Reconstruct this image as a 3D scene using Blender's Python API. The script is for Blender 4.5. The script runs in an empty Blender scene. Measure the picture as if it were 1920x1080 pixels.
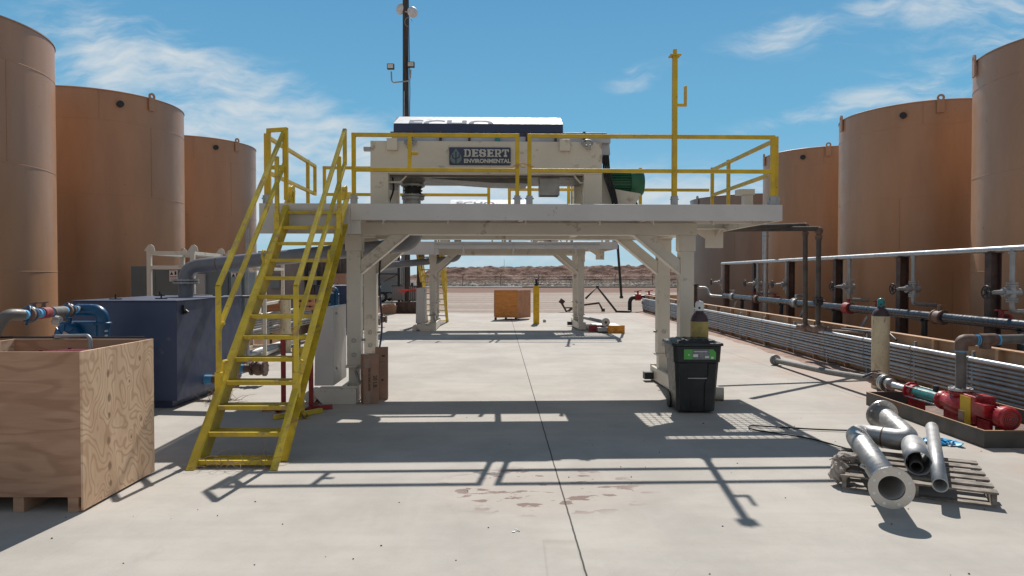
import bpy, bmesh, math, random
from mathutils import Vector, Matrix, noise
R = math.radians
S = bpy.context.scene
COL = S.collection
random.seed(7)

# ------------------------------------------------------------------ camera
F = 1280.0
cam_d = bpy.data.cameras.new("camera")
cam = bpy.data.objects.new("camera", cam_d); COL.objects.link(cam)
cam_d.sensor_width = 36.0
cam_d.lens = 36.0 * F / 1920.0
cam_d.clip_start = 0.05
cam_d.clip_end = 6000
cam.location = (0, 0, 2.0)
PITCH = math.atan(25 / F)
cam.rotation_euler = (math.pi / 2 - PITCH, 0, 0)
S.camera = cam

# ------------------------------------------------------------------ light
SUN = Vector((0.098, 0.90, 1.0)).normalized()
EL = math.asin(SUN.z); AZ = math.atan2(SUN.x, SUN.y)
sd = bpy.data.lights.new("sun", 'SUN'); sd.energy = 4.7; sd.angle = R(0.5); sd.color = (1.0, 0.96, 0.90)
so = bpy.data.objects.new("sun", sd); COL.objects.link(so)
so.rotation_euler = (-SUN).to_track_quat('-Z', 'Y').to_euler()
so.location = (5, 40, 50)
S.view_settings.view_transform = 'Standard'
S.view_settings.look = 'None'
S.view_settings.exposure = 0.12
S.view_settings.gamma = 1.0
S.cycles.max_bounces = 8
S.cycles.diffuse_bounces = 5

class NT:
    """small helper for node trees"""
    def __init__(s, nt): s.nt = nt; s.n = nt.nodes; s.l = nt.links
    def node(s, t, **k):
        n = s.n.new(t)
        for a, b in k.items(): setattr(n, a, b)
        return n
    def link(s, a, b): s.l.new(a, b)
    def setin(s, sock, v):
        if v is None: return
        if isinstance(v, bpy.types.NodeSocket): s.l.new(v, sock)
        else:
            if sock.type == 'RGBA' and len(v) == 3: v = (*v, 1)
            sock.default_value = v
    def m(s, op, a, b=None, c=None, clamp=False):
        n = s.node('ShaderNodeMath', operation=op); n.use_clamp = clamp
        for i, v in enumerate((a, b, c)):
            if v is not None: s.setin(n.inputs[i], v)
        return n.outputs[0]
    def mix(s, f, a, b, blend='MIX'):
        n = s.node('ShaderNodeMix', data_type='RGBA', blend_type=blend)
        s.setin(n.inputs[0], f); s.setin(n.inputs[6], a); s.setin(n.inputs[7], b)
        return n.outputs[2]
    def noise(s, vec, scale, detail=4, rough=0.55, dist=0.0, out=0):
        n = s.node('ShaderNodeTexNoise')
        if vec is not None: s.link(vec, n.inputs['Vector'])
        n.inputs['Scale'].default_value = scale; n.inputs['Detail'].default_value = detail
        n.inputs['Roughness'].default_value = rough; n.inputs['Distortion'].default_value = dist
        return n.outputs[out]
    def ramp(s, f, a, b, lo=0.0, hi=1.0):
        n = s.node('ShaderNodeMapRange', interpolation_type='SMOOTHSTEP')
        s.setin(n.inputs[0], f)
        for i, v in enumerate((a, b, lo, hi)): n.inputs[i + 1].default_value = v
        return n.outputs[0]
    def scale(s, vec, sc, rot=(0, 0, 0), loc=(0, 0, 0)):
        n = s.node('ShaderNodeMapping')
        s.link(vec, n.inputs[0]); n.inputs[1].default_value = loc; n.inputs[2].default_value = rot; n.inputs[3].default_value = sc
        return n.outputs[0]
    def comb(s, x, y, z=0.0):
        n = s.node('ShaderNodeCombineXYZ')
        for i, v in enumerate((x, y, z)): s.setin(n.inputs[i], v)
        return n.outputs[0]

W = bpy.data.worlds.new("World"); S.world = W; W.use_nodes = True
t = NT(W.node_tree)
for n in list(t.n): t.n.remove(n)
sky = t.node('ShaderNodeTexSky', sky_type='NISHITA'); sky.sun_disc = False
sky.sun_elevation = EL; sky.sun_rotation = AZ; sky.altitude = 900; sky.air_density = 1.0; sky.dust_density = 0.25; sky.ozone_density = 2.0
tc = t.node('ShaderNodeTexCoord')
sep = t.node('ShaderNodeSeparateXYZ'); t.link(tc.outputs['Generated'], sep.inputs[0])
yy = t.m('MAXIMUM', t.m('ABSOLUTE', sep.outputs[1]), 0.05)
ca = t.m('DIVIDE', sep.outputs[0], yy); cb = t.m('DIVIDE', sep.outputs[2], yy)
def blob(cx, cy, sx, sy, rot, amp):
    c, s_ = math.cos(R(rot)), math.sin(R(rot))
    dx = t.m('SUBTRACT', ca, cx); dy = t.m('SUBTRACT', cb, cy)
    u = t.m('DIVIDE', t.m('ADD', t.m('MULTIPLY', dx, c), t.m('MULTIPLY', dy, s_)), sx)
    v = t.m('DIVIDE', t.m('SUBTRACT', t.m('MULTIPLY', dy, c), t.m('MULTIPLY', dx, s_)), sy)
    r2 = t.m('ADD', t.m('MULTIPLY', u, u), t.m('MULTIPLY', v, v))
    return t.m('MULTIPLY', t.m('EXPONENT', t.m('MULTIPLY', r2, -1.0)), amp)
blobs = [(-.52, .30, .17, .055, -24, .75), (-.43, .235, .20, .075, -20, 1.0), (-.30, .165, .26, .08, -14, 1.15), (-.05, .10, .55, .05, 0, .7),
         (.24, .11, .35, .045, 0, .75), (.52, .385, .26, .035, 14, .42), (.40, .355, .05, .03, 20, .55), (.76, .37, .18, .09, 10, .60),
         (.185, .285, .05, .02, 20, .6), (.60, .26, .16, .05, 6, .36), (.43, .235, .12, .018, 14, .55), (.0, .025, .6, .04, 0, .45)]
dens = None
for b in blobs:
    o = blob(*b); dens = o if dens is None else t.m('ADD', dens, o)
uv = t.comb(ca, cb)
w1 = t.noise(t.scale(uv, (3, 3, 1)), 1.0, 3)
warp = t.node('ShaderNodeVectorMath', operation='ADD'); t.link(uv, warp.inputs[0])
wn = t.node('ShaderNodeVectorMath', operation='SCALE'); t.link(t.noise(t.scale(uv, (5, 5, 1)), 1.0, 3, out=1), wn.inputs[0]); wn.inputs[3].default_value = 0.10
t.link(wn.outputs[0], warp.inputs[1])
n1 = t.noise(t.scale(warp.outputs[0], (4.5, 17, 1), rot=(0, 0, R(20))), 1.0, 8, 0.6)
n2 = t.noise(t.scale(warp.outputs[0], (14, 50, 1), rot=(0, 0, R(26))), 1.0, 6, 0.6)
nn = t.m('ADD', t.m('MULTIPLY', n1, .72), t.m('MULTIPLY', n2, .28))
cl = t.m('MULTIPLY', t.ramp(t.m('ADD', nn, t.m('MULTIPLY', t.m('MINIMUM', dens, 1.0), .22)), .53, .86), t.ramp(dens, 0.02, .55))
cl = t.m('MULTIPLY', cl, .95, clamp=True)
hue = t.node('ShaderNodeHueSaturation'); t.link(sky.outputs[0], hue.inputs['Color']); hue.inputs['Saturation'].default_value = 1.18; hue.inputs['Value'].default_value = 0.95
skyc = t.mix(1.0, hue.outputs[0], (0.80, 1.0, 0.98), 'MULTIPLY')
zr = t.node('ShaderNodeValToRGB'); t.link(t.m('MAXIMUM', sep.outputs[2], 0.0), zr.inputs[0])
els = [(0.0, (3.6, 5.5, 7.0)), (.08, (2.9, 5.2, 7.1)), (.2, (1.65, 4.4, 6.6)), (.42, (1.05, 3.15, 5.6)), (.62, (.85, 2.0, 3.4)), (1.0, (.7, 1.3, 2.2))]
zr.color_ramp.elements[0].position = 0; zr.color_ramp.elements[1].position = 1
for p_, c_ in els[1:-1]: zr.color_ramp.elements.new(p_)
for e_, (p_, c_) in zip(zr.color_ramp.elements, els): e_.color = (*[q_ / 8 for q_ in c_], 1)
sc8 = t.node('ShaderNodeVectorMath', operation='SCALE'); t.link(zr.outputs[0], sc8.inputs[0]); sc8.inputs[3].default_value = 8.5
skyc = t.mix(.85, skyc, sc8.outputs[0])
skyc = t.mix(t.m('MULTIPLY', t.ramp(sep.outputs[1], -.35, .15, 1, 0), .72), skyc, (3.35, 3.4, 3.5))  # unseen neutral overcast, added behind the camera to take cyan out of shade
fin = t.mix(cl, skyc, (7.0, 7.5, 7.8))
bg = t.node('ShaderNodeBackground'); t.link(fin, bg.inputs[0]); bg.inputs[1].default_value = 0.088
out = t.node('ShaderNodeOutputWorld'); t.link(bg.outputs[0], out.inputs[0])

# ------------------------------------------------------------------ materials
def mat(name, col, rough=0.5, metal=0.0, var=0.12, vs=3.0, bump=0.0, bs=60.0, dirt=None, dirt_amt=0.0, dirt_s=4.0, spec=0.5, stretch=(1, 1, 1)):
    m_ = bpy.data.materials.new(name); m_.use_nodes = True
    t = NT(m_.node_tree); p = t.n['Principled BSDF']
    g = t.node('ShaderNodeNewGeometry').outputs['Position']
    g = t.scale(g, stretch)
    v = t.noise(g, vs, 5, .6)
    dark = tuple(c * (1 - var * 1.6) for c in col); lite = tuple(min(1, c * (1 + var)) for c in col)
    c = t.mix(t.ramp(v, .3, .7), dark, lite)
    if dirt:
        d = t.noise(g, dirt_s, 8, .72)
        f = t.ramp(d, .62 - dirt_amt * .3, .72 - dirt_amt * .2)
        c = t.mix(t.m('MULTIPLY', f, .85), c, dirt)
    t.link(c, p.inputs['Base Color'])
    t.link(t.ramp(t.noise(g, vs * 4, 4), .3, .7, max(.03, rough - .08), min(1, rough + .1)), p.inputs['Roughness'])
    p.inputs['Metallic'].default_value = metal
    p.inputs['Specular IOR Level'].default_value = spec
    if bump:
        b = t.node('ShaderNodeBump'); b.inputs['Strength'].default_value = bump; b.inputs['Distance'].default_value = .01
        t.link(t.noise(g, bs, 4), b.inputs['Height']); t.link(b.outputs[0], p.inputs['Normal'])
    return m_

RUST = (.17, .065, .03)
M = {}
M['white'] = mat('cream_paint', (.64, .58, .49), .42, var=.05, vs=1.5, dirt=(.30, .23, .17), dirt_amt=.2, dirt_s=3, bump=.05, bs=40)
M['fascia'] = mat('grey_white_paint', (.57, .54, .51), .4, var=.05, vs=1.2, dirt=(.2, .16, .14), dirt_amt=.0, dirt_s=7)
M['yellow'] = mat('yellow_paint', (.62, .40, .012), .42, var=.10, vs=4, dirt=(.22, .10, .03), dirt_amt=.02, dirt_s=9)
M['stair'] = mat('stair_yellow_paint', (.62, .45, .03), .5, var=.14, vs=3, dirt=(.36, .24, .12), dirt_amt=.36, dirt_s=7)
M['navy'] = mat('navy_paint', (.032, .045, .095), .4, var=.1)
M['bluebox'] = mat('blue_tank_paint', (.045, .060, .118), .5, var=.12, vs=1.3, dirt=(.12, .12, .15), dirt_amt=-.1, dirt_s=2.0)
M['pumpblue'] = mat('bright_blue_paint', (.004, .07, .17), .35, var=.15, vs=8)
M['bluetape'] = mat('blue_tape', (.10, .35, .62), .5)
M['pvc'] = mat('grey_plastic_pipe', (.135, .122, .11), .5, var=.15, vs=6, dirt=(.22, .17, .13), dirt_amt=-.05)
M['greypipe'] = mat('grey_painted_pipe', (.20, .205, .225), .38, var=.1, vs=3, dirt=RUST, dirt_amt=-.15, dirt_s=4)
M['galv'] = mat('galvanised_steel', (.46, .46, .47), .40, .8, var=.07, vs=7)
M['galvdull'] = mat('dull_galvanised_steel', (.38, .38, .38), .5, .55, var=.10, vs=6, dirt=(.25, .2, .15), dirt_amt=-.05)
M['stainless'] = mat('stainless_pipe', (.40, .39, .38), .44, .75, var=.06, vs=5, dirt=(.33, .30, .27), dirt_amt=-.1, dirt_s=5)
M['alu'] = mat('bright_alloy_flange', (.46, .45, .43), .3, .9, var=.1)
M['darkpipe'] = mat('dark_blue_pipe', (.028, .032, .044), .28, .1, var=.12, vs=5)
M['black'] = mat('black_paint', (.018, .018, .02), .45, var=.2)
M['rubber'] = mat('black_rubber', (.015, .015, .016), .6)
M['binblack'] = mat('black_plastic', (.016, .019, .021), .42, var=.2, vs=5, dirt=(.12, .11, .1), dirt_amt=.0, dirt_s=14, bump=.1, bs=200)
M['brownsteel'] = mat('brown_steel', (.075, .042, .032), .6, var=.25, vs=6, dirt=RUST, dirt_amt=.2)
M['rustpipe'] = mat('rust_brown_fitting', (.165, .10, .075), .6, var=.25, vs=9)
M['dike'] = mat('tan_steel_wall', (.50, .295, .165), .6, var=.12, vs=2, dirt=(.30, .19, .13), dirt_amt=.25, dirt_s=3)
M['traysteel'] = mat('raw_steel', (.085, .078, .07), .6, .15, var=.2, vs=4, dirt=RUST, dirt_amt=.2, dirt_s=3)
M['redpaint'] = mat('red_paint', (.36, .016, .022), .32, var=.15, vs=6)
M['redstand'] = mat('dull_red_paint', (.30, .03, .03), .55, var=.2, vs=5, dirt=(.25, .14, .11), dirt_amt=.15)
M['darkred'] = mat('dark_red_paint', (.17, .03, .05), .25, var=.05)
M['teal'] = mat('teal_paint', (.02, .20, .20), .3, var=.15)
M['green'] = mat('motor_green_paint', (.018, .13, .06), .4, var=.12, vs=5)
M['greydoor'] = mat('grey_cabinet_paint', (.13, .155, .165), .5, var=.06, dirt=(.2, .16, .13), dirt_amt=.05)
M['greylight'] = mat('light_grey_panel', (.32, .31, .31), .45, var=.06)
M['wood'] = mat('dark_timber', (.075, .055, .045), .8, var=.35, vs=3, stretch=(3, 3, .3))
M['palletwood'] = mat('weathered_pallet_wood', (.26, .22, .185), .85, var=.3, vs=5, stretch=(2, 2, 2), dirt=(.10, .085, .07), dirt_amt=.2)
M['card'] = mat('brown_cardboard', (.36, .21, .14), .8, var=.1, vs=4)
M['tape'] = mat('pale_tape', (.36, .25, .20), .35)
M['paper'] = mat('white_paper', (.72, .72, .70), .7, var=.03)
M['ink'] = mat('dark_ink', (.06, .035, .025), .7)
M['redink'] = mat('red_ink', (.45, .05, .04), .6)
M['labelgreen'] = mat('green_label', (.10, .42, .08), .5, var=.05)
M['labelgrey'] = mat('grey_label', (.20, .20, .22), .5, var=.2, vs=30)
M['cylyellow'] = mat('worn_yellow_cylinder', (.40, .31, .10), .55, var=.15, vs=6, dirt=(.10, .05, .03), dirt_amt=.1, dirt_s=14)
M['cylcream'] = mat('worn_cream_cylinder', (.62, .52, .35), .6, var=.12, vs=5, dirt=(.10, .06, .04), dirt_amt=.3, dirt_s=10, stretch=(2, 2, .7))
M['cylbrown'] = mat('brown_cylinder_shoulder', (.055, .03, .035), .4, var=.2)
M['bollard'] = mat('bright_yellow_paint', (.68, .42, .012), .45, var=.12, vs=4, dirt=(.25, .12, .03), dirt_amt=.1)
M['orange'] = mat('orange_paint', (.70, .28, .02), .5, var=.2, vs=8)
M['cloth'] = mat('sacking', (.36, .31, .27), .9, var=.15, vs=10)
M['bluecloth'] = mat('blue_glove_rubber', (.02, .36, .70), .5, var=.2, vs=20)
M['rope'] = mat('tan_strap', (.55, .35, .12), .8)
M['silver'] = mat('silver_sign_ink', (.50, .50, .47), .5, var=.05)
M['leafgrey'] = mat('sage_sign_ink', (.13, .19, .19), .5, var=.05)
M['echo'] = mat('pale_grey_lettering', (.40, .42, .47), .95, var=.03, spec=.02)
M['hoodwhite'] = mat('white_gloss_paint', (.66, .66, .66), .6, var=.02, spec=.25)
M['hoodgrey'] = mat('hood_flange_grey', (.42, .42, .45), .4, .3, var=.1)
M['corrug'] = mat('dark_corrugated_steel', (.095, .08, .075), .55, var=.2)
M['taupe'] = mat('taupe_panel', (.20, .175, .165), .6, var=.08)
M['twig'] = mat('dry_twig', (.30, .20, .13), .9)
M['pebble'] = mat('dark_pebble', (.12, .10, .09), .9)
M['hose'] = mat('dark_blue_hose', (.02, .035, .075), .45)
M['dish'] = mat('dish_plastic', (.62, .60, .60), .5)
M['lampface'] = mat('floodlight_glass', (.62, .58, .52), .25)
M['netting'] = mat('orange_netting', (.80, .10, .05), .7)

def tank_mat(name, col):
    m_ = bpy.data.materials.new(name); m_.use_nodes = True
    t = NT(m_.node_tree); p = t.n['Principled BSDF']
    g = t.node('ShaderNodeNewGeometry').outputs['Position']
    v = t.noise(t.scale(g, (1, 1, .25)), 1.2, 6, .6)
    c = t.mix(t.ramp(v, .3, .7), tuple(x * .86 for x in col), tuple(x * 1.08 for x in col))
    st = t.noise(t.scale(g, (7, 7, .35)), 1.0, 6, .6)
    c = t.mix(t.m('MULTIPLY', t.ramp(st, .54, .78), .32), c, (.30, .20, .14))
    sp = t.noise(g, 16, 3, .5); c = t.mix(t.ramp(sp, .745, .77), c, (.10, .05, .03))
    t.link(c, p.inputs['Base Color'])
    t.link(t.ramp(t.noise(g, 3, 5), .3, .7, .30, .42), p.inputs['Roughness'])
    b = t.node('ShaderNodeBump'); b.inputs['Strength'].default_value = .12; b.inputs['Distance'].default_value = .05
    t.link(t.noise(t.scale(g, (1, 1, .6)), 1.3, 3), b.inputs['Height']); t.link(b.outputs[0], p.inputs['Normal'])
    return m_
M['tank'] = tank_mat('tan_tank_paint', (.44, .228, .120))
M['tankgrey'] = tank_mat('grey_brown_tank_paint', (.235, .17, .135))

def ply_mat(name, c0, c1, sc=1.0, axis=0, knots=(), freq=40.0):
    """plywood: contour lines of a slow height field, bulging round knots"""
    m_ = bpy.data.materials.new(name); m_.use_nodes = True
    t = NT(m_.node_tree); p = t.n['Principled BSDF']
    g = t.node('ShaderNodeTexCoord').outputs['Object']
    s = t.node('ShaderNodeSeparateXYZ'); t.link(g, s.inputs[0])
    h = s.outputs[0] if axis == 0 else s.outputs[1]; z = s.outputs[2]
    uv = t.comb(h, z)
    st = (.8 * sc, 3.6 * sc, 1) if axis == 0 else (2.2 * sc, 1.5 * sc, 1)
    f = t.noise(t.scale(uv, st), 1.0, 2, .45, .25)
    kn = None
    for ky, kz, kr in knots:
        dx = t.m('DIVIDE', t.m('SUBTRACT', h, ky), kr); dz = t.m('DIVIDE', t.m('SUBTRACT', z, kz), kr)
        r2 = t.m('ADD', t.m('MULTIPLY', dx, dx), t.m('MULTIPLY', t.m('MULTIPLY', dz, dz), .45))
        f = t.m('ADD', f, t.m('MULTIPLY', t.m('EXPONENT', t.m('MULTIPLY', r2, -.09)), .13))
        e = t.ramp(t.m('ADD', r2, t.m('MULTIPLY', t.noise(uv, 40, 2), .8)), .55, 1.5, 1, 0)
        kn = e if kn is None else t.m('MAXIMUM', kn, e)
    rings = t.m('SINE', t.m('MULTIPLY', f, freq * 3.0))
    ln = t.m('POWER', t.ramp(rings, -.4, 1.0), 3.0)
    fine = t.noise(t.scale(uv, (5, 110, 1) if axis == 0 else (110, 6, 1)), 1.0, 4)
    brd = t.ramp(t.noise(t.scale(uv, (1.5 * sc, 9 * sc, 1) if axis == 0 else (5, 1.6, 1)), 1.0, 3, .5, .6), .4, .62)
    c = t.mix(t.m('MULTIPLY', brd, .55), c0, t.mix(.5, c0, c1) if False else tuple((a_ * .45 + b_ * .55) for a_, b_ in zip(c0, c1)))
    c = t.mix(t.m('MULTIPLY', ln, .50), c, c1)
    c = t.mix(t.m('MULTIPLY', t.ramp(fine, .45, .8), .25), c, tuple(x * .7 for x in c1))
    if kn is not None: c = t.mix(t.m('MULTIPLY', kn, .75), c, tuple(x * .5 for x in c1))
    c = t.mix(t.m('MULTIPLY', t.ramp(t.noise(uv, 2.2, 6, .7), .56, .75), .35), c, tuple(x * .55 for x in c0))
    t.link(c, p.inputs['Base Color']); p.inputs['Roughness'].default_value = .72
    return m_
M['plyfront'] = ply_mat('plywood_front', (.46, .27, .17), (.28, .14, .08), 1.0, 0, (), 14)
M['plyside'] = ply_mat('plywood_side', (.84, .58, .38), (.44, .23, .12), 1.0, 1, [(-.18, 1.12, .028), (-.17, .90, .03), (-.17, .745, .022), (-.18, .52, .03), (-.17, .29, .032), (-.16, .13, .026), (.34, 1.19, .02), (.35, .60, .02), (.16, 1.0, .012), (.18, .47, .014)], 46)  # paler than the front panel: grazing sun is put into the base colour
M['plyedge'] = mat('plywood_edge', (.50, .36, .24), .8, var=.2, vs=30, stretch=(1, 1, 20))
M['plyorange'] = ply_mat('orange_plywood', (.62, .27, .07), (.38, .14, .035), 1.4, 0, [(.3, .9, .03), (.6, .8, .03), (.35, .55, .025)], 20)
M['plyorangeside'] = ply_mat('orange_plywood_side', (.50, .25, .13), (.30, .12, .06), 1.6, 1, (), 25)

# ------------------------------------------------------------------ mesh builder
I4 = Matrix.Identity(4)
CUR = I4
INV = {}
def frame_of(d, up=(0, 0, 1)):
    d = Vector(d).normalized(); up = Vector(up)
    if abs(d.dot(up)) > .99: up = Vector((0, 1, 0)) if abs(d.y) < .9 else Vector((1, 0, 0))
    s = d.cross(up).normalized(); u = s.cross(d).normalized()
    return d, s, u
def fillet(pts, rad, seg=6):
    pts = [Vector(p) for p in pts]; out = [pts[0]]
    for i in range(1, len(pts) - 1):
        a, b, c = pts[i - 1], pts[i], pts[i + 1]
        d1 = (a - b); d2 = (c - b); r = min(rad, d1.length * .49, d2.length * .49)
        p1 = b + d1.normalized() * r; p2 = b + d2.normalized() * r
        for k in range(seg + 1):
            q = k / seg; out.append((1 - q) ** 2 * p1 + 2 * q * (1 - q) * b + q * q * p2)
    out.append(pts[-1]); return out
class MB:
    def __init__(s): s.v = []; s.f = []; s.s = []
    def add(s, vs, fs, smooth=False):
        o = len(s.v); s.v += [Vector(x) for x in vs]
        for f in fs: s.f.append([i + o for i in f]); s.s.append(smooth)
        return s
    def box(s, x0, x1, y0, y1, z0, z1):
        v = [(x, y, z) for z in (z0, z1) for y in (y0, y1) for x in (x0, x1)]
        return s.add(v, [(0, 2, 3, 1), (4, 5, 7, 6), (0, 1, 5, 4), (2, 6, 7, 3), (0, 4, 6, 2), (1, 3, 7, 5)])
    def beam(s, p, q, w, h, up=(0, 0, 1), w2=None, h2=None):
        p = Vector(p); q = Vector(q); d, sd_, u = frame_of(q - p, up)
        w2 = w2 or w; h2 = h2 or h; v = []
        for c, ww, hh in ((p, w, h), (q, w2, h2)):
            for a, b in ((-1, -1), (1, -1), (1, 1), (-1, 1)): v.append(c + sd_ * a * ww / 2 + u * b * hh / 2)
        return s.add(v, [(0, 3, 2, 1), (4, 5, 6, 7), (0, 1, 5, 4), (1, 2, 6, 5), (2, 3, 7, 6), (3, 0, 4, 7)])
    def cyl(s, p, q, r, r2=None, n=20, caps=True):
        p = Vector(p); q = Vector(q); d, a, b = frame_of(q - p); r2 = r if r2 is None else r2
        v = [c + (a * math.cos(2 * math.pi * i / n) + b * math.sin(2 * math.pi * i / n)) * rr for c, rr in ((p, r), (q, r2)) for i in range(n)]
        s.add(v, [(i, (i + 1) % n, n + (i + 1) % n, n + i) for i in range(n)], True)
        if caps:
            s.add(v[:n], [tuple(range(n))[::-1]]); s.add(v[n:], [tuple(range(n))])
        return s
    def tube(s, pts, r, n=12, caps=True):
        pts = [Vector(p) for p in pts]; N = len(pts); v = []
        a = None
        for i, p in enumerate(pts):
            d = (pts[min(i + 1, N - 1)] - pts[max(i - 1, 0)]).normalized()
            if a is None: _, a, b = frame_of(d)
            else:
                a = (a - d * a.dot(d)).normalized()
            b = d.cross(a).normalized()
            rr = r[i] if isinstance(r, (list, tuple)) else r
            for k in range(n):
                th = 2 * math.pi * k / n; v.append(p + (a * math.cos(th) + b * math.sin(th)) * rr)
        fs = [(i * n + k, i * n + (k + 1) % n, (i + 1) * n + (k + 1) % n, (i + 1) * n + k) for i in range(N - 1) for k in range(n)]
        s.add(v, fs, True)
        if caps: s.add(v[:n], [tuple(range(n))[::-1]]); s.add(v[-n:], [tuple(range(n))])
        return s
    def pipe(s, pts, r, ri, n=24, rad=.1):
        """hollow open pipe"""
        pts = fillet(pts, rad) if len(pts) > 2 else [Vector(p) for p in pts]
        o = len(s.v); s.tube(pts, r, n, False); s.tube(pts, ri, n, False)
        L = len(pts) * n
        for base in (0, (len(pts) - 1) * n):
            s.f += [[o + base + k, o + base + (k + 1) % n, o + L + base + (k + 1) % n, o + L + base + k] for k in range(n)]; s.s += [False] * n
        return s
    def lathe(s, prof, c, axis=(0, 0, 1), n=28, smooth=True):
        d, a, b = frame_of(axis); c = Vector(c); v = []
        for r, h in prof:
            for k in range(n):
                th = 2 * math.pi * k / n; v.append(c + d * h + (a * math.cos(th) + b * math.sin(th)) * max(r, 1e-4))
        fs = [(i * n + k, i * n + (k + 1) % n, (i + 1) * n + (k + 1) % n, (i + 1) * n + k) for i in range(len(prof) - 1) for k in range(n)]
        return s.add(v, fs, smooth)
    def flange(s, c, d, ro, th, ri=0.0, bolts=8, br=.012):
        c = Vector(c); dd, a, b = frame_of(d)
        s.lathe([(ri, -th / 2), (ro, -th / 2), (ro, th / 2), (ri, th / 2)] + ([(ri, -th / 2)] if ri else []), c, dd, 28, False)
        for k in range(bolts):
            th_ = 2 * math.pi * (k + .5) / bolts; p = c + (a * math.cos(th_) + b * math.sin(th_)) * ro * .83
            s.cyl(p - dd * (th / 2 + .014), p + dd * (th / 2 + .014), br, n=6)
        return s
    def prism(s, poly, o, ux, uy, th):
        o = Vector(o); ux = Vector(ux); uy = Vector(uy); n = len(poly); t_ = Vector(th)
        v = [o + ux * a + uy * b for a, b in poly]; v += [x + t_ for x in v]
        return s.add(v, [tuple(range(n))[::-1], tuple(range(n, 2 * n))] + [(i, (i + 1) % n, n + (i + 1) % n, n + i) for i in range(n)])
    def sphere(s, c, r, n=12, sc=(1, 1, 1)):
        prof = [(math.sin(math.pi * i / n) * r, -math.cos(math.pi * i / n) * r) for i in range(n + 1)]
        o = len(s.v); s.lathe(prof, (0, 0, 0), (0, 0, 1), n * 2)
        for i in range(o, len(s.v)): s.v[i] = Vector(c) + Vector((s.v[i].x * sc[0], s.v[i].y * sc[1], s.v[i].z * sc[2]))
        return s
    def build(s, name, material, parent=None, bevel=0.0, **tags):
        inv = INV.get(parent.name, I4) if parent else I4
        Mx = inv @ CUR
        me = bpy.data.meshes.new(name)
        me.from_pydata([tuple(Mx @ v) for v in s.v], [], s.f)
        me.polygons.foreach_set('use_smooth', s.s)
        me.materials.append(M[material] if isinstance(material, str) else material)
        bm = bmesh.new(); bm.from_mesh(me); bmesh.ops.recalc_face_normals(bm, faces=bm.faces); bm.to_mesh(me); bm.free()
        o = bpy.data.objects.new(name, me); COL.objects.link(o)
        if parent: o.parent = parent; INV[o.name] = inv
        if bevel:
            b = o.modifiers.new('bevel', 'BEVEL'); b.width = bevel; b.segments = 2; b.limit_method = 'ANGLE'; b.angle_limit = R(40)
        for k, v in tags.items(): o[k] = v
        return o
def thing(name, label, cat, loc=(0, 0, 0), rotz=0.0, group=None):
    o = bpy.data.objects.new(name, None); COL.objects.link(o); o.empty_display_size = .2
    Mx = CUR @ Matrix.Translation(loc) @ Matrix.Rotation(rotz, 4, 'Z')
    o.matrix_world = Mx; INV[o.name] = Mx.inverted()
    o['label'] = label; o['category'] = cat
    if group: o['group'] = group
    return o
def single(mb, name, material, label, cat, group=None, bevel=0.0):
    """a thing that is one mesh, origin at its foot"""
    c = Vector((sum(v.x for v in mb.v) / len(mb.v), sum(v.y for v in mb.v) / len(mb.v), min(v.z for v in mb.v)))
    mb.v = [v - c for v in mb.v]
    o = mb.build(name, material, None, bevel); o.location = c
    o['label'] = label; o['category'] = cat
    if group: o['group'] = group
    return o
def structure(mb, name, material):
    o = mb.build(name, material); o['kind'] = 'structure'; return o
def children(o): return [c for c in bpy.data.objects if c.parent == o]
def dup(root, off, label=None, rotz=None, group=None, scale=None, name=None):
    ks = {}
    for c in bpy.data.objects:
        if c.parent: ks.setdefault(c.parent.name, []).append(c)
    def cp(o, par):
        c = o.copy(); COL.objects.link(c)
        if par: c.parent = par
        for k in ks.get(o.name, []): cp(k, c)
        return c
    c = cp(root, None); c.location = root.location + Vector(off)
    if rotz is not None: c.rotation_euler[2] = rotz
    if label: c['label'] = label
    if group: c['group'] = group
    if scale: c.scale = scale
    return c
def text(s_, size, o, ux, uy, th, material, parent, name='lettering', bold=0.0, clip=None, xs=1.0, align='LEFT'):
    cu = bpy.data.curves.new('txt', 'FONT'); cu.body = s_; cu.size = size; cu.offset = bold; cu.extrude = 0.001; cu.resolution_u = 3; cu.align_x = align
    ob = bpy.data.objects.new('txt', cu); COL.objects.link(ob)
    dg = bpy.context.evaluated_depsgraph_get(); me = bpy.data.meshes.new_from_object(ob.evaluated_get(dg))
    mb = MB(); ux = Vector(ux); uy = Vector(uy); nz = ux.cross(uy); o = Vector(o)
    bm = bmesh.new(); bm.from_mesh(me)
    if clip is not None:
        bmesh.ops.bisect_plane(bm, geom=bm.verts[:] + bm.edges[:] + bm.faces[:], plane_co=(0, clip, 0), plane_no=(0, -1, 0), clear_outer=True)
    bm.verts.index_update(); bm.verts.ensure_lookup_table()
    mb.add([o + ux * v.co.x * xs + uy * v.co.y + nz * (v.co.z + th) for v in bm.verts], [[v.index for v in f.verts] for f in bm.faces])
    bm.free(); bpy.data.objects.remove(ob); bpy.data.curves.remove(cu); bpy.data.meshes.remove(me)
    return mb.build(name, material, parent)

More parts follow.
